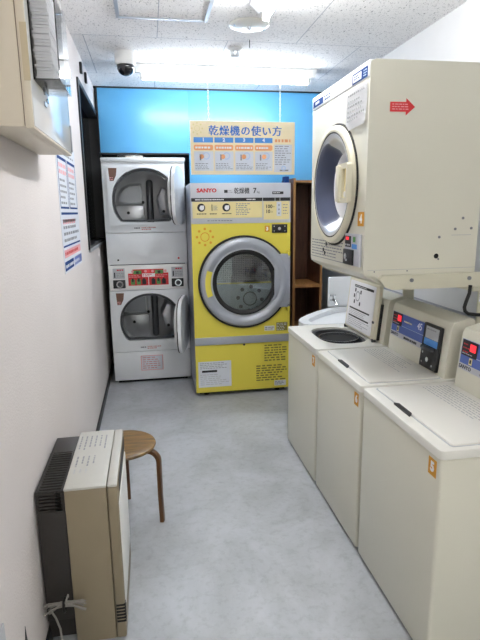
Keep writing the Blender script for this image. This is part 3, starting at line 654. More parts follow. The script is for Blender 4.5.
# ------------------------------------------------------------------ washers
XF, XBK, ZT = 0.841, 1.375, 0.780
def washer(y0, y1, label, number, opened=False):
    t = thing('washing_machine', ((XF+XBK)/2, (y0+y1)/2, 0), label, 'washing machine', 'coin operated top loading washers')
    b = MB(); b.box(XF+0.004, XBK, y0+0.003, y1-0.003, 0.012, ZT-0.032, CREAM, 0.012, 3); b.obj('cabinet', t)
    MB().box(XF+0.05, XBK-0.02, y0+0.03, y1-0.03, 0, 0.014, BLACKM).obj('plinth', t)
    hole = [(0.935, y0+0.062), (1.205, y0+0.062), (1.205, y1-0.105), (0.935, y1-0.105)]
    ho = sup(1.07, (y0+y1)/2-0.0, 0.135, 0.205, 0.7, 48)
    if opened:
        b = MB(); b.prism(rrect(XF, y0, XBK, y1, 0.018), FZ(0), ZT-0.030, ZT, CREAML, holes=[ho]); b.obj('top_cover', t)
        b = MB(); b.prism(ho, FZ(0), ZT-0.05, ZT-0.012, DGREY, holes=[sup(1.07, (y0+y1)/2, 0.118, 0.185, 0.75, 48)])
        b.prism(sup(1.07, (y0+y1)/2, 0.134, 0.204, 0.7, 48), FZ(0), ZT-0.0312, ZT-0.029, BLACKM)
        b.obj('tub_rim', t)
        b = MB(); b.ring(FZ(0), (1.075, (y0+y1)/2), 0.112, 0.117, ZT-0.028, ZT-0.012, CHROME, 40); b.obj('balance_ring', t)
    else:
        b = MB(); b.prism(rrect(XF, y0, XBK, y1, 0.018), FZ(0), ZT-0.030, ZT, CREAML, bev=0.008); b.obj('top_cover', t)
    # rear deck / console
    prof = [(1.226, ZT-0.002), (1.248, 1.008), (1.257, 1.024), (1.322, 1.042), (1.346, 1.040), (1.354, 1.030), (1.354, ZT-0.002)]
    My = Matrix(((1, 0, 0, 0), (0, 0, 1, 0), (0, 1, 0, 0), (0, 0, 0, 1)))
    ce0, ce1 = y0+0.012, y1-(0.048 if number == '5' else 0.026)
    b = MB(); b.prism([(p[0], p[1]) for p in prof], My, ce0, ce1, CREAM)
    con = b.obj('console', t)
    # sloping front frame of the console
    dirv = Vector((0.022, 0, 1.010-ZT)).normalized(); nrm = Vector((-dirv.z, 0, dirv.x))
    og = Vector((1.226, 0, ZT-0.002))
    Mc = Matrix(((0, dirv.x, nrm.x, og.x), (-1, dirv.y, nrm.y, og.y), (0, dirv.z, nrm.z, og.z), (0, 0, 0, 1)))   # u=-y, v up the slope
    u0, u1 = -ce1+0.012, -ce0-0.02
    W = u1-u0
    b = MB()
    b.rect(Mc, u0, 0.082, u0+W*0.64, 0.208, 0.0004, SILVERP, 0.003); d = 0.0036
    b.rect(Mc, u0+0.004, 0.108, u0+W*0.64, 0.206, d, BLUEC)
    b.rect(Mc, u0+0.006, 0.142, u0+W*0.21, 0.205, d+0.0007, INK)
    b.rect(Mc, u0+W*0.115, 0.165, u0+W*0.19, 0.195, d+0.0014, REDL)
    b.lines(Mc, u0+0.014, 0.150, u0+W*0.11, 0.196, 3, d+0.0014, RED, 0.3, 80, 0.012)
    b.lines(Mc, u0+0.014, 0.145, u0+W*0.19, 0.157, 1, d+0.0021, LGREY, 0.3, 81, 0.012)
    b.rect(Mc, u0+W*0.125, 0.112, u0+W*0.165, 0.139, d+0.0007, YELLOWP); b.rect(Mc, u0+W*0.135, 0.118, u0+W*0.155, 0.133, d+0.0014, INK)
    b.text('45', Mc, u0+W*0.55, 0.178, 0.046, PAPER, d+0.0007, sx=1.0); b.lines(Mc, u0+W*0.25, 0.168, u0+W*0.47, 0.180, 1, d+0.0007, YELLOWP, 0.6, 82, 0.012)
    b.rect(Mc, u0+W*0.21, 0.145, u0+W*0.64, 0.147, d+0.0007, LBLUE)
    b.text('SANYO', Mc, u0+W*0.085, 0.094, 0.022, INK, d, sx=1.1, bold=0.0006); b.lines(Mc, u0+W*0.28, 0.087, u0+W*0.6, 0.101, 1, d, INK, 0.8, 83, 0.014)
    b.obj('control_panel', con)
    b = MB(); b.box(u0+W*0.66, u1-0.03, 0.012, 0.215, 0, 0.016, BLACK, 0.004, M=Mc)
    b.rect(Mc, u0+W*0.71, 0.15, u1-0.042, 0.203, 0.0162, LGREY, 0.002); b.rect(Mc, u0+W*0.70, 0.118, u1-0.042, 0.148, 0.0162, BLUEL, 0.002)
    b.lines(Mc, u0+W*0.73, 0.185, u1-0.05, 0.198, 1, 0.0186, INKG, 0.4, 84, 0.012)
    cb = b.obj('coin_box', con)
    b = MB(); b.box(u0+W*0.70, u1-0.06, 0.098, 0.114, 0.014, 0.034, DGREY, 0.004, M=Mc); b.obj('coin_tray', cb)
    b = MB(); b.disc(Mc, (u0+W*0.80, 0.055), 0.011, 0.016, 0.022, CHROME, 20)
    b.obj('coin_lock', cb)
    for q in ((0.71, 0.08), (0.71, 0.035), (0.88, 0.035)): MB().disc(Mc, (u0+W*q[0], q[1]), 0.005, 0.016, 0.019, CHROME, 10).obj('screw', cb)
    # lid
    if not opened:
        b = MB(); b.prism(rrect(0.893, y0+0.025, 1.215, y1-0.028, 0.012), FZ(0), ZT-0.004, ZT+0.006, CREAML, bev=0.003)
        b.prism(rrect(0.887, y0+0.019, 1.219, y1-0.022, 0.014), FZ(0), ZT-0.002, ZT+0.0007, LGREY)
        M = FZr(ZT+0.0062); m0 = -(y1-0.06)
        b.lines(M, m0, 1.07, -(y0+0.07), 1.19, 8, 0, INKM, 0.28, 90, 0.022)
        lid = b.obj('lid', t)
        yc = y1-0.262
        b = MB(); b.prism([(0.878, yc-0.065), (0.895, yc-0.05), (0.897, yc+0.05), (0.880, yc+0.06)], FZ(0), ZT-0.003, ZT+0.0075, BLACK); b.obj('lid_handle', lid)
    else:
        th = R(84); hx, hz = 1.200, ZT+0.010
        dv = Vector((math.cos(th), 0, math.sin(th))); nv = Vector((-math.sin(th), 0, math.cos(th)))
        Ml = Matrix(((0, dv.x, nv.x, hx), (-1, 0, 0, 0), (0, dv.z, nv.z, hz), (0, 0, 0, 1)))
        a0, a1 = -(y1-0.075), -(y0+0.070)
        b = MB(); b.prism(rrect(a0, 0, a1, 0.305, 0.012), Ml, -0.012, 0.006, CREAMD, bev=0.003); lid = b.obj('lid', t); lid['label'] = 'open lid with instruction sheet'
        b = MB(); b.prism(rrect(a0+0.02, 0.012, a1-0.045, 0.292, 0.01), Ml, 0.006, 0.0085, PAPER)
        c0, c1 = a0+0.06, a1-0.09; d = 0.0087
        b.rect(Ml, c0+0.03, 0.258, c1+0.02, 0.272, d, INK); b.lines(Ml, c0+0.03, 0.262, c1+0.02, 0.268, 1, d+0.0007, PAPER, 0.6, 91, 0.01)
        for q in ((0.05, 0.24), (0.13, 0.235), (0.05, 0.17), (0.13, 0.165), (0.04, 0.205)):
            b.rect(Ml, c0+q[0]-0.008, q[1]-0.012, c0+q[0]+0.008, q[1]+0.01, d, INK)
        b.ring(Ml, (c0+0.09, 0.205), 0.025, 0.030, d, d+0.0005, INKG, 20)
        b.rect(Ml, c0-0.01, 0.122, c1, 0.131, d, INK); b.rect(Ml, c0-0.01, 0.075, c1, 0.084, d, INK)
        b.lines(Ml, c0-0.01, 0.088, c1+0.01, 0.118, 3, d, INKM, 0.4, 92, 0.02); b.lines(Ml, c0-0.01, 0.025, c1+0.01, 0.07, 4, d, INKM, 0.4, 93, 0.02)
        b.obj('instruction_sheet', lid)
        for q in (a0+0.01, a1-0.01): MB().box(hx-0.012, hx+0.012, -q-0.008, -q+0.008, ZT-0.001, ZT+0.018, DGREY, 0.003).obj('hinge', lid)
    # number sticker over the front edge near the corner
    Fm = FXm(XF+0.004)
    b = MB(); b.rect(Fm, -(y0+0.070), 0.676, -(y0+0.024), 0.734, 0.0004, ORANGE); b.text(number, Fm, -(y0+0.047), 0.705, 0.044, PAPER, 0.0011, bold=0.0025); b.obj('number_sticker', t)
    return t
washer(1.318, 1.912, 'cream washer numbered 5 with closed lid, standing nearest the viewer', '5')
washer(1.930, 2.505, 'cream washer numbered 6 with closed lid in the middle of the row', '6')
washer(2.525, 3.100, 'cream washer with its lid open and black tub showing, nearest the sink', '7', True)

# ------------------------------------------------------------------ laundry sink beyond the washers
t = thing('laundry_sink', (1.35, 3.42, 0), 'white laundry sink beyond the washer with the open lid', 'sink')
o0 = [(1.70, 3.135), (1.70, 3.735), (1.45, 3.725), (1.33, 3.68), (1.20, 3.58), (1.08, 3.455), (1.005, 3.36), (0.972, 3.295), (0.962, 3.235), (0.972, 3.18), (1.0, 3.15), (1.04, 3.135)]
o1 = [(1.64, 3.185), (1.64, 3.675), (1.46, 3.665), (1.36, 3.625), (1.24, 3.53), (1.12, 3.405), (1.055, 3.32), (1.03, 3.27), (1.03, 3.225), (1.05, 3.195), (1.08, 3.185)]
b = MB(); b.prism(o0, FZ(0), 0.735, 0.775, WHITE, holes=[o1]); b.prism(o1, FZ(0), 0.62, 0.745, WHITE); b.obj('basin', t)
MB().box(1.322, 1.70, 3.695, 3.72, 0.7755, 1.005, WHITE, 0.008).obj('splashback', t)
MB().lathe([(0, 0), (0.14, 0), (0.10, 0.06), (0.08, 0.5), (0.12, 0.62), (0, 0.62)], FZ(0), WHITE, 32, (1.35, 3.40)).obj('pedestal', t)
b = MB(); b.tube([(1.34, 3.69, 0.83), (1.34, 3.62, 0.845), (1.335, 3.56, 0.84), (1.335, 3.545, 0.815)], 0.009, CHROME, 10); b.tube([(1.34, 3.64, 0.842), (1.34, 3.64, 0.875)], 0.006, CHROME, 8); b.tube([(1.32, 3.64, 0.875), (1.36, 3.64, 0.875)], 0.007, CHROME, 8); b.obj('tap', t)

# ------------------------------------------------------------------ dryer on its stand over the washers
dx0, dx1, dy0, dy1, dz0, dz1 = 0.857, 1.36, 1.985, 2.690, 1.200, 2.060
t = thing('drum_dryer', ((dx0+dx1)/2, (dy0+dy1)/2, dz0), 'cream drum dryer with round clear door raised above the washers', 'dryer')
F = FXm(dx0); DC = (-2.335, 1.610)
b = MB()
b.prism(rc(-dy1+0.0121, 1.262, -dy0-0.0121, 2.0), F, -0.02, 0, CREAM, holes=[circ(*DC, 0.245)])
prof = [(dx0, 1.262), (dx0, 1.245), (dx0+0.012, 1.232), (dx0+0.075, dz0), (dx1, dz0), (dx1, dz0+0.02), (dx0+0.085, dz0+0.02), (dx0+0.02, 1.248), (dx0+0.02, 1.262)]
b.prism(prof, Matrix(((1, 0, 0, 0), (0, 0, 1, 0), (0, 1, 0, 0), (0, 0, 0, 1))), dy0+0.0121, dy1-0.0121, CREAM)
sp = [(dx0+0.0, 1.262), (dx0+0.004, 1.24), (dx0+0.08, dz0+0.018), (dx1, dz0+0.018), (dx1, dz1-0.01), (dx1-0.01, dz1), (dx0+0.022, dz1), (dx0+0.006, dz1-0.006), (dx0, dz1-0.022)]
Myy = Matrix(((1, 0, 0, 0), (0, 0, 1, 0), (0, 1, 0, 0), (0, 0, 0, 1)))
b.prism(sp, Myy, dy0, dy0+0.012, CREAM); b.prism(sp, Myy, dy1-0.012, dy1, CREAM)
b.box(dx0+0.02, dx1, dy0+0.012, dy1-0.012, dz1-0.015, dz1, CREAM); b.box(dx1-0.012, dx1, dy0+0.012, dy1-0.012, dz0+0.02, dz1-0.015, CREAM)
b.obj('cabinet', t)
# top control strip
b = MB(); b.box(dx0-0.004, dx0+0.024, dy0+0.002, dy1-0.002, 1.995, dz1-0.002, WHITEP, 0.006, 3)
Fs = FXm(dx0-0.0042)
b.rect(Fs, -2.67, 2.005, -2.52, 2.036, 0, NAVY); b.text('SANYO', Fs, -2.605, 2.0205, 0.018, PAPER, 0.0007, bold=0.0005)
b.lines(Fs, -2.51, 2.008, -2.40, 2.036, 2, 0, NAVY, 0.5, 100, 0.02)
b.rect(Fs, -2.155, 2.000, -2.0, 2.040, 0, NAVY); b.rect(Fs, -2.145, 2.006, -2.06, 2.034, 0.0007, PAPERG); b.lines(Fs, -2.04, 2.006, -2.008, 2.034, 3, 0.0007, LBLUE, 0.4, 101, 0.015)
b.lines(Fs, -2.135, 2.012, -2.07, 2.030, 2, 0.0014, NAVY, 0.4, 102, 0.02)
b.obj('control_strip', t)
# door
b = MB(); b.lathe([(0.234, 0.002), (0.262, 0.002), (0.262, 0.014), (0.256, 0.024), (0.246, 0.028), (0.234, 0.026)], F, CREAMD, 64, DC, closed=True)
door = b.obj('door', t)
b = MB(); b.lathe([(0.255, 0.0), (0.270, 0.0), (0.270, 0.006), (0.255, 0.006)], F, RUBBER, 64, DC, closed=True); b.lathe([(0.226, -0.004), (0.233, -0.004), (0.233, 0.025), (0.228, 0.025)], F, RUBBER, 64, DC, closed=True); b.obj('gasket', door)
b = MB(); b.lathe([(0.230, 0.024), (0.214, 0.022), (0.192, 0.008), (0.168, -0.035), (0.150, -0.048), (0, -0.054), (0, -0.058), (0.152, -0.052), (0.171, -0.038), (0.195, 0.005), (0.215, 0.018), (0.230, 0.020)], F, GLASSB, 64, DC); b.obj('door_bowl', door)
b = MB(); b.prism(rrect(-2.172, 1.530, -2.062, 1.690, 0.012), F, 0.030, 0.052, CREAMD, holes=[rrect(-2.125, 1.550, -2.075, 1.670, 0.008)])
b.box(-2.126, -2.074, 1.549, 1.671, 0.032, 0.0385, YELLOWP, M=F); b.box(-2.172, -2.135, 1.535, 1.685, 0.045, 0.062, CREAMD, 0.006, M=F); b.disc(F, (-2.092, 1.565), 0.012, 0.037, 0.050, CREAML, 16)
b.obj('door_handle', door)
b = MB(); b.lathe([(0.245, -0.02), (0.265, -0.03), (0.265, -0.38), (0, -0.38)], F, STEEL, 48, DC); b.lathe([(0, -0.36), (0.06, -0.365), (0.08, -0.378)], F, CHROME, 32, DC)
for k in range(3):
    b.box(-0.02, 0.02, 0.19, 0.26, -0.37, -0.05, STEEL, 0.01, M=F @ Matrix.Translation((DC[0], DC[1], 0)) @ Matrix.Rotation(0.4+k*2*PI/3, 4, 'Z'))
b.obj('drum', t)
# stickers and coin unit
b = MB(); b.rect(F, -2.058, 1.435, -1.995, 1.492, 0.0004, ORANGE); b.text('4', F, -2.026, 1.463, 0.046, PAPER, 0.0011, bold=0.003); b.obj('number_sticker', t)
b = MB(); b.box(-2.170, -2.005, 1.268, 1.402, 0, 0.012, SILVERP, 0.003, M=F)
b.rect(F, -2.162, 1.345, -2.095, 1.392, 0.0122, INK); b.rect(F, -2.152, 1.375, -2.12, 1.388, 0.0129, REDL); b.rect(F, -2.085, 1.362, -2.03, 1.396, 0.0122, LGREY); b.rect(F, -2.072, 1.368, -2.045, 1.390, 0.0129, GREEN)
b.rect(F, -2.085, 1.340, -2.03, 1.360, 0.0122, BLUEL); b.lines(F, -2.16, 1.348, -2.10, 1.360, 1, 0.0129, LGREY, 0.6, 103, 0.02)
b.box(-2.168, -2.062, 1.270, 1.336, 0.010, 0.020, BLACK, 0.004, M=F)
cu = b.obj('coin_unit', t)
b = MB(); b.disc(F, (-2.125, 1.305), 0.014, 0.020, 0.026, CHROME, 20); b.rect(F, -2.133, 1.285, -2.117, 1.298, 0.0205, PAPERG, 0.002); b.obj('coin_lock', cu)
b = MB(); b.lines(F, -2.665, 1.275, -2.20, 1.36, 6, 0.0004, INKG, 0.35, 104, 0.03); b.rect(F, -2.68, 1.266, -2.185, 1.269, 0.0004, INKG)
for q in ((-2.49, 1.30), (-2.45, 1.33), (-2.47, 1.285)): b.rect(F, q[0], q[1], q[0]+0.018, q[1]+0.018, 0.0009, INK)
b.obj('instruction_print', t)
Fn = FY(dy0)
b = MB(); b.prism([(0.942, 1.872), (1.008, 1.872), (1.008, 1.858), (1.046, 1.8905), (1.008, 1.922), (1.008, 1.908), (0.942, 1.908)], Fn, 0.0003, 0.001, RED); b.lines(Fn, 0.95, 1.877, 1.02, 1.904, 3, 0.0011, PINK, 0.4, 105, 0.012); b.obj('arrow_sticker', t)
for q in ((1.287, 1.462), (1.255, 1.418), (1.328, 1.420), (1.185, 1.386)): MB().disc(Fn, q, 0.0055, 0, 0.003, GREY, 12).obj('screw', t)
for q in (0.905, 1.05): MB().disc(Fn, (q, 1.250), 0.003, 0, 0.002, GREY, 8).obj('screw', t)
MB().disc(Fn, (1.187, 1.295), 0.004, 0, 0.003, GREY, 8).obj('screw', t)
b = MB(); b.disc(Fn, (1.177, 1.308), 0.0105, -0.001, 0.0008, BLACKM, 20); b.obj('side_hole', t)
b = MB(); b.rect(Fn, 1.24, 1.392, 1.33, 1.394, 0.0002, INKM); b.rect(Fn, 0.875, 1.256, 1.36, 1.2575, 0.0002, INKM); b.obj('side_seam', t)

# taped notice on the dryer
b = MB(); n = 10
def sheet_w(p, q): return 0.0042+0.0026*math.sin(PI*p*1.3)*(1-q)+0.0012*math.sin(5*q+2*p)*p+0.009*p**3*(1-q)**2
def sheet_v(p, q): return 1.826+0.006*p+(1.987-1.826-0.006*p)*q
bm2 = bmesh.new()
rows = [[bm2.verts.new((-2.215+0.215*i/n, sheet_v(i/n, j/n), sheet_w(i/n, j/n))) for j in range(n+1)] for i in range(n+1)]
for i in range(n):
    for j in range(n): bm2.faces.new((rows[i][j], rows[i+1][j], rows[i+1][j+1], rows[i][j+1]))
bmesh.ops.solidify(bm2, geom=list(bm2.faces), thickness=0.0006)
b.merge(bm2, PAPER, F)
t = thing('paper_notice', (dx0, 2.107, 1.826), 'creased white paper notice taped to the front of the raised dryer', 'notice')
b.obj('sheet', t)
b = MB(); rnd = random.Random(110)
for k, (q, m) in enumerate(((0.86, INKG), (0.70, INKM), (0.58, INKG), (0.46, INKM), (0.34, INKG), (0.24, INKM))):
    p = 0.10; end = rnd.uniform(0.6, 0.9)
    while p < end:
        w = rnd.uniform(0.04, 0.09)
        b.rect(F, -2.215+0.215*p, sheet_v(p, q)-0.0035, -2.215+0.215*(p+w), sheet_v(p, q)+0.0035, sheet_w(p+w/2, q)+0.0009, m, 0.0004); p += w+0.03
b.obj('print', t)

# stand
t = thing('dryer_stand', (1.2, 2.35, 0), 'cream steel stand carrying the raised dryer over the washers', 'stand')
def beamX(y0, y1):
    b = MB(); b.prism([(0.918, dz0+0.020), (0.945, dz0-0.012), (0.975, dz0-0.024), (1.46, dz0-0.024), (1.46, dz0+0.036), (0.93, dz0+0.036)], Myy, y0, y1, STANDC); return b
beamX(1.957, 1.982).obj('beam', t); beamX(2.693, 2.718).obj('beam', t)
MB().box(1.36, 1.46, 1.983, 2.692, dz0-0.05, dz0-0.002, STANDC, 0.003).obj('cross_beam', t)
b = MB(); b.box(0.945, 1.36, 1.983, 2.692, dz0-0.012, dz0-0.002, STANDC); b.obj('tray', t)
for q in (1.985, 2.655):
    b = MB(); b.box(1.388, 1.455, q, q+0.006, 0.0, dz0-0.024, STANDC); b.box(1.449, 1.455, q+0.006, q+0.05, 0.0, dz0-0.05, STANDC)
    leg = b.obj('leg', t)
for q in (1.057, 1.318): MB().disc(FY(1.957), (q, 1.214), 0.008, 0, 0.006, GREY, 12).obj('bolt', t)
b = MB(); b.rect(FY(1.985), 1.392, 1.105, 1.448, 1.165, 0.0002, PAPERG); b.lines(FY(1.985), 1.395, 1.11, 1.446, 1.16, 4, 0.0009, INKG, 0.4, 120, 0.02); b.obj('label_plate', t)
# cable hanging from the stand
pts = [(1.322, 1.949, 1.185), (1.320, 1.949, 1.15), (1.308, 1.949, 1.115), (1.302, 1.949, 1.092), (1.306, 1.949, 1.074), (1.322, 1.949, 1.062), (1.36, 1.949, 1.056), (1.42, 1.949, 1.052)]
single(MB().tube(pts, 0.0075, RUBBER, 10), 'power_cable', (1.318, 1.965, 1.05), 'thick black cable hanging below the stand beam', 'cable')

# ------------------------------------------------------------------ left wall: distribution box and papers
t = thing('wall_box', (XL, 1.88, 1.73), 'ivory electrical box with a glossy door high on the left wall', 'box')
bx1 = -0.290
MB().box(XL+0.0005, bx1-0.024, 1.535, 2.24, 1.730, 2.42, BOXC, 0.004).obj('case', t)
MB().box(bx1-0.0245, bx1-0.0215, 1.538, 2.237, 1.733, 2.417, BROWNST).obj('door_seal', t)
dr = MB().box(bx1-0.022, bx1, 1.530, 2.245, 1.726, 2.424, BOXC, 0.003); dr = dr.obj('door', t)
MB().box(bx1-0.0005, bx1+0.0015, 1.537, 2.238, 1.733, 2.417, BOXD, 0.0007).obj('door_face', dr)
b = MB(); b.disc(FXp(bx1+0.0015), (1.715, 1.855), 0.008, 0, 0.006, CHROME, 14); b.disc(FXp(bx1+0.0015), (1.745, 1.835), 0.008, 0, 0.006, CHROME, 14)
b.prism(rrect(1.70, 1.815, 1.735, 1.828, 0.005), FXp(bx1+0.0015), 0, 0.004, ALU); b.obj('door_latch', dr)
for z in (1.79, 2.2): MB().box(bx1-0.001, bx1+0.006, 2.225, 2.240, z-0.05, z+0.05, INKG, 0.002).obj('hinge', dr)
# taped sheet on the near edge of the door
single(MB().box(bx1-0.014, bx1+0.003, 1.5275, 1.5298, 1.845, 1.985, TAPEB), 'taped_slip', (bx1-0.006, 1.529, 1.845), 'beige paper slip taped to the near edge of the ivory box', 'paper')
# acrylic tray holding a pile of leaflets
hy0_, hy1_, hz0, hz1 = 1.575, 1.785, 1.858, 2.10
xh = bx1+0.0016
b = MB(); b.box(xh, xh+0.003, hy0_, hy1_, hz0, hz1, ACRYL); b.box(xh+0.067, xh+0.070, hy0_, hy1_, hz0, hz1-0.03, ACRYL); b.box(xh+0.003, xh+0.067, hy0_, hy0_+0.003, hz0, hz1, ACRYL)
b.box(xh+0.003, xh+0.067, hy1_-0.003, hy1_, hz0, hz1, ACRYL); b.box(xh+0.003, xh+0.067, hy0_+0.003, hy1_-0.003, hz0, hz0+0.004, ACRYL)
single(b, 'leaflet_tray', (xh, 1.68, hz0), 'clear acrylic tray mounted on the door of the ivory box', 'tray')
lf = MB().box(xh+0.0055, xh+0.050, hy0_+0.006, hy0_+0.190, hz0+0.0042, hz0+0.0108, PAPER, 0.0015)
first = single(lf, 'paper_pad', (xh, hy0_, hz0+0.0042), 'grey white paper pad in the pile inside the clear acrylic tray', 'paper pad', 'paper pads piled in the acrylic tray')
rnd = random.Random(5)
for k in range(1, 30):
    c = first.copy(); COL.objects.link(c); c.location = (xh+rnd.uniform(-0.002, 0.003), hy0_+rnd.uniform(-0.002, 0.006), hz0+0.0042+k*0.0076)

# poster
F = FXp(XL)
py0, py1, pz0, pz1 = 2.66, 3.33, 1.205, 1.86
t = thing('wall_poster', (XL, 3.0, pz0), 'printed instruction poster with blue ruled boxes under the ivory box', 'poster')
MB().box(py0, py1, pz0, pz1, 0.0005, 0.0015, PAPERG, M=F).obj('sheet', t)
b = MB(); d = 0.0017
for a, c in ((py0+0.03, 2.97), (3.0, py1-0.03)):
    b.rect(F, a, 1.765, c, 1.78, d, NAVY); b.rect(F, a, 1.53, a+0.008, 1.765, d, NAVY); b.rect(F, c-0.008, 1.53, c, 1.765, d, NAVY); b.rect(F, a, 1.525, c, 1.535, d, NAVY)
    b.lines(F, a+0.03, 1.69, c-0.03, 1.755, 2, d, PINK, 0.6, 130, 0.06); b.lines(F, a+0.03, 1.54, c-0.03, 1.68, 5, d, INKG, 0.4, 131, 0.05)
b.rect(F, py0+0.03, 1.495, py1-0.03, 1.507, d, NAVY); b.lines(F, py0+0.06, 1.35, py1-0.06, 1.48, 4, d, INKG, 0.45, 132, 0.06); b.lines(F, py0+0.06, 1.44, py1-0.1, 1.48, 1, d, PINK, 0.6, 133, 0.06)
b.rect(F, py0+0.02, 1.333, py1-0.02, 1.342, d, NAVY); b.rect(F, py0+0.03, 1.28, py1-0.03, 1.32, d, PINK); b.lines(F, py0+0.05, 1.285, py1-0.05, 1.315, 1, d+0.0006, RED, 0.5, 134, 0.05)
b.rect(F, py0+0.02, 1.215, 2.98, 1.262, d, NAVY); b.rect(F, 3.02, 1.215, py1-0.01, 1.262, d, BLUEC); b.lines(F, py0+0.04, 1.222, py1-0.04, 1.252, 1, d+0.0008, PAPERG, 0.5, 135, 0.05)
b.lines(F, py0+0.05, 1.79, py1-0.05, 1.84, 2, d, INKG, 0.4, 136, 0.06)
b.obj('print', t)
for y, z0, z1, lab in ((3.985, 2.452, 2.526, 'small black clip on the left wall above the dark window, nearer the ivory box'), (4.275, 2.455, 2.530, 'small black clip on the left wall above the dark window, nearer the blue boarding')):
    single(MB().box(XL, XL+0.018, y-0.018, y+0.018, z0, z1, BLACK, 0.004), 'wall_clip', (XL, y, z0), lab, 'clip', 'black clips above the window')
# triangle warning mark and grey plate low on the wall
b = MB(); b.prism([(1.335, 0.10), (1.43, 0.10), (1.405, 0.30)], F, 0.0003, 0.0012, INK); b.prism([(1.358, 0.115), (1.412, 0.115), (1.400, 0.235)], F, 0.0014, 0.0018, PAPERG)
single(b, 'warning_sticker', (XL, 1.38, 0.1), 'black triangle outline sticker low on the left wall by the heater', 'sticker')
single(MB().box(XL+0.0003, XL+0.006, 1.05, 1.222, 0.26, 0.475, LGREY, 0.002), 'wall_plate', (XL, 1.14, 0.26), 'grey plate at the bottom left corner on the wall', 'plate')

# ------------------------------------------------------------------ heater
hx0_, hxs, hx1_, hy0, hy1, hzt = -0.320, -0.180, -0.147, 1.630, 2.090, 0.608
t = thing('fan_heater', (-0.25, 1.9, 0), 'beige fan heater with black slatted back standing against the left wall', 'heater')
MB().box(hx0_, hxs-0.002, hy0, hy1, 0.004, hzt-0.002, BEIGESH, 0.006).obj('case', t)
b = MB(); b.box(hx0_-0.001, hxs-0.002, hy0-0.001, hy1+0.001, hzt-0.012, hzt, BEIGET, 0.005)
M = FZr(hzt+0.0001)
b.lines(M, -hy1+0.05, -0.315, -hy1+0.19, -0.20, 6, 0, INKG, 0.3, 140, 0.02); b.lines(M, -hy1+0.23, -0.31, -hy1+0.31, -0.23, 4, 0, INKG, 0.28, 141, 0.02); b.lines(M, -hy1+0.33, -0.31, -hy1+0.36, -0.25, 3, 0, INKM, 0.25, 142, 0.02)
b.obj('top_cover', t)
b = MB(); b.box(hxs, hx1_, hy0, hy1, 0.004, hzt-0.012, BEIGESH, 0.006); b.box(hxs, hx1_, hy0, hy1, hzt-0.0121, hzt, BEIGET, 0.005); fr = b.obj('front_panel', t)  # top strip stays paler, the sides carry their shade in the colour
b = MB(); b.box(hx1_-0.002, hx1_+0.004, hy0+0.03, hy1-0.03, 0.12, 0.52, WHITEP, 0.004); b.obj('front_cover', fr)
b = MB()
for k in range(6): b.box(hx1_-0.03, hx1_+0.002, hy0-0.0015, hy0+0.02, 0.070+k*0.013, 0.077+k*0.013, BLACKM)
b.obj('side_vents', fr)
b = MB(); b.box(hx1_-0.001, hx1_+0.002, hy1-0.38, hy1-0.02, 0.535, 0.582, BLACK, 0.003); b.obj('control_window', fr)
MB().box(hx0_+0.01, hx1_-0.004, hy0+0.008, hy1-0.008, 0.0, 0.006, BEIGESH, 0.002).obj('base', t)
b = MB(); b.box(XL+0.006, hx0_-0.001, hy0+0.012, hy1-0.01, 0.10, 0.522, HBLACK, 0.004)
b.box(XL+0.006, hx0_-0.001, hy1-0.15, hy1-0.01, 0.522, 0.596, HBLACK, 0.004); b.box(hx0_-0.012, hx0_-0.001, hy0+0.012, hy1-0.15, 0.522, 0.596, HBLACK); b.box(XL+0.006, XL+0.016, hy0+0.012, hy1-0.15, 0.522, 0.596, HBLACK)
for k in range(16): b.box(XL+0.012, hx0_-0.008, hy0+0.016+k*0.0185, hy0+0.023+k*0.0185, 0.572, 0.596, HBLACK)
for k in range(6): b.box(XL+0.012, hx0_-0.008, hy0+0.010, hy0+0.018, 0.524+k*0.0125, 0.530+k*0.0125, HBLACK)
for k in range(6): b.box(hx0_-0.030, hx0_-0.012, hy0+0.010, hy0+0.012, 0.525+k*0.0125, 0.530+k*0.0125, LGREY)
b.box(XL+0.006, hx0_-0.001, hy0+0.03, hy1-0.01, 0.02, 0.10, HBLACK)
b.obj('rear_casing', t)
# bundled cord hanging on the heater's back
t = thing('cord_bundle', (-0.335, 1.65, 0.12), 'bundled grey power cord tied up behind the beige heater', 'cord')
b = MB(); rnd = random.Random(3)
for k in range(13):
    dz = rnd.uniform(-0.02, 0.02); dy = rnd.uniform(-0.016, 0.012); s = rnd.uniform(0.8, 1.15)
    xm, ym, zm = -0.345, 1.634, 0.165
    pts = []
    for j in range(13):
        q = j/12*2-1
        pts.append((xm+q*0.062*s, ym+dy*abs(q)-0.004*(1-abs(q))*(k % 3-1), zm+dz*abs(q)**1.3*1.4+0.007*((k % 5)-2)*(1-abs(q))*0.5-0.012*q*q))
    b.tube(pts, 0.0026, CORD, 6)
b.obj('coils', t)
b = MB(); b.tube([(-0.345, 1.630+0.02*math.cos(a), 0.165+0.022*math.sin(a)) for a in [2*PI*j/14 for j in range(15)]], 0.005, RUBBER, 6); b.tube([(-0.340, 1.617, 0.18), (-0.334, 1.610, 0.2), (-0.328, 1.614, 0.215), (-0.330, 1.622, 0.20)], 0.003, CORD, 6); b.obj('tie', t)
b = MB(); b.tube([(-0.395, 1.634, 0.15), (-0.378, 1.628, 0.12), (-0.365, 1.622, 0.08), (-0.362, 1.618, 0.0), (-0.368, 1.615, -0.0255), (-0.385, 1.60, -0.026)], 0.0035, CORD, 8); b.obj('loose_end', t)
t.location += Vector((0.002, -0.030, 0.030))

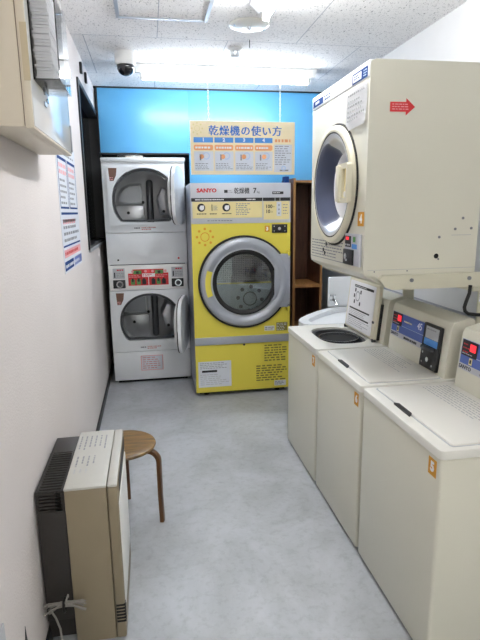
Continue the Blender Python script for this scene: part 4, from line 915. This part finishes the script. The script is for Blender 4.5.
# gas tap by the baseboard
t = thing('gas_tap', (-0.375, 3.30, 0), 'dark gas tap on the floor at the wall behind the stool', 'tap')
b = MB(); b.lathe([(0, 0), (0.026, 0), (0.026, 0.012), (0.012, 0.018), (0.012, 0.06), (0, 0.06)], FZ(0), DGREY, 20, (-0.375, 3.30)); b.tube([(-0.375, 3.30, 0.055), (-0.36, 3.25, 0.055)], 0.010, GREY, 10); b.tube([(-0.375, 3.30, 0.06), (-0.375, 3.30, 0.08)], 0.006, GREY, 8); b.box(-0.395, -0.355, 3.296, 3.304, 0.078, 0.088, BLACK, 0.002)
b.obj('valve', t)
b = MB(); b.tube([(-0.36, 3.25, 0.055), (-0.355, 3.20, 0.045), (-0.365, 3.0, 0.010), (-0.375, 2.6, 0.009), (-0.375, 2.2, 0.009), (-0.37, 2.14, 0.03), (-0.365, 2.125, 0.06)], 0.008, DGREY, 8); b.obj('gas_hose', t)

# ------------------------------------------------------------------ stool
sc, sr, sz = Vector((-0.178, 2.388, 0)), 0.163, 0.405
t = thing('wooden_stool', (sc.x, sc.y, 0), 'round wooden stool with bent legs behind the beige heater', 'stool')
MB().lathe([(0, sz-0.020), (sr-0.012, sz-0.020), (sr-0.003, sz-0.015), (sr, sz-0.008), (sr-0.003, sz-0.002), (sr-0.012, sz), (0, sz)], FZ(0), SEATW, 64, (sc.x, sc.y)).obj('seat', t)
for ang in (-17, 90, 215):
    a = R(ang); dv = Vector((math.cos(a), math.sin(a), 0)); b = MB(); z0 = sz-0.032
    pts = [sc+dv*0.06+Vector((0, 0, z0)), sc+dv*0.12+Vector((0, 0, z0))]
    rb = 0.055; ce = sc+dv*(sr+0.018-rb)+Vector((0, 0, z0-rb))
    for j in range(9):
        q = PI/2*(1-j/8); pts.append(ce+dv*rb*math.cos(q)+Vector((0, 0, rb*math.sin(q))))
    pts.append(sc+dv*(sr+0.018)+Vector((0, 0, 0.15))); pts.append(sc+dv*(sr+0.022))
    b.tube(pts, 0.01, LEGW, 16, flat=(0.0105, 0.016), up=(0, 0, 1)); b.obj('leg', t)
b = MB(); b.ring(FZ(0), (sc.x, sc.y), 0.095, 0.125, sz-0.0225, sz-0.0195, LEGW, 40); b.obj('seat_ring', t)
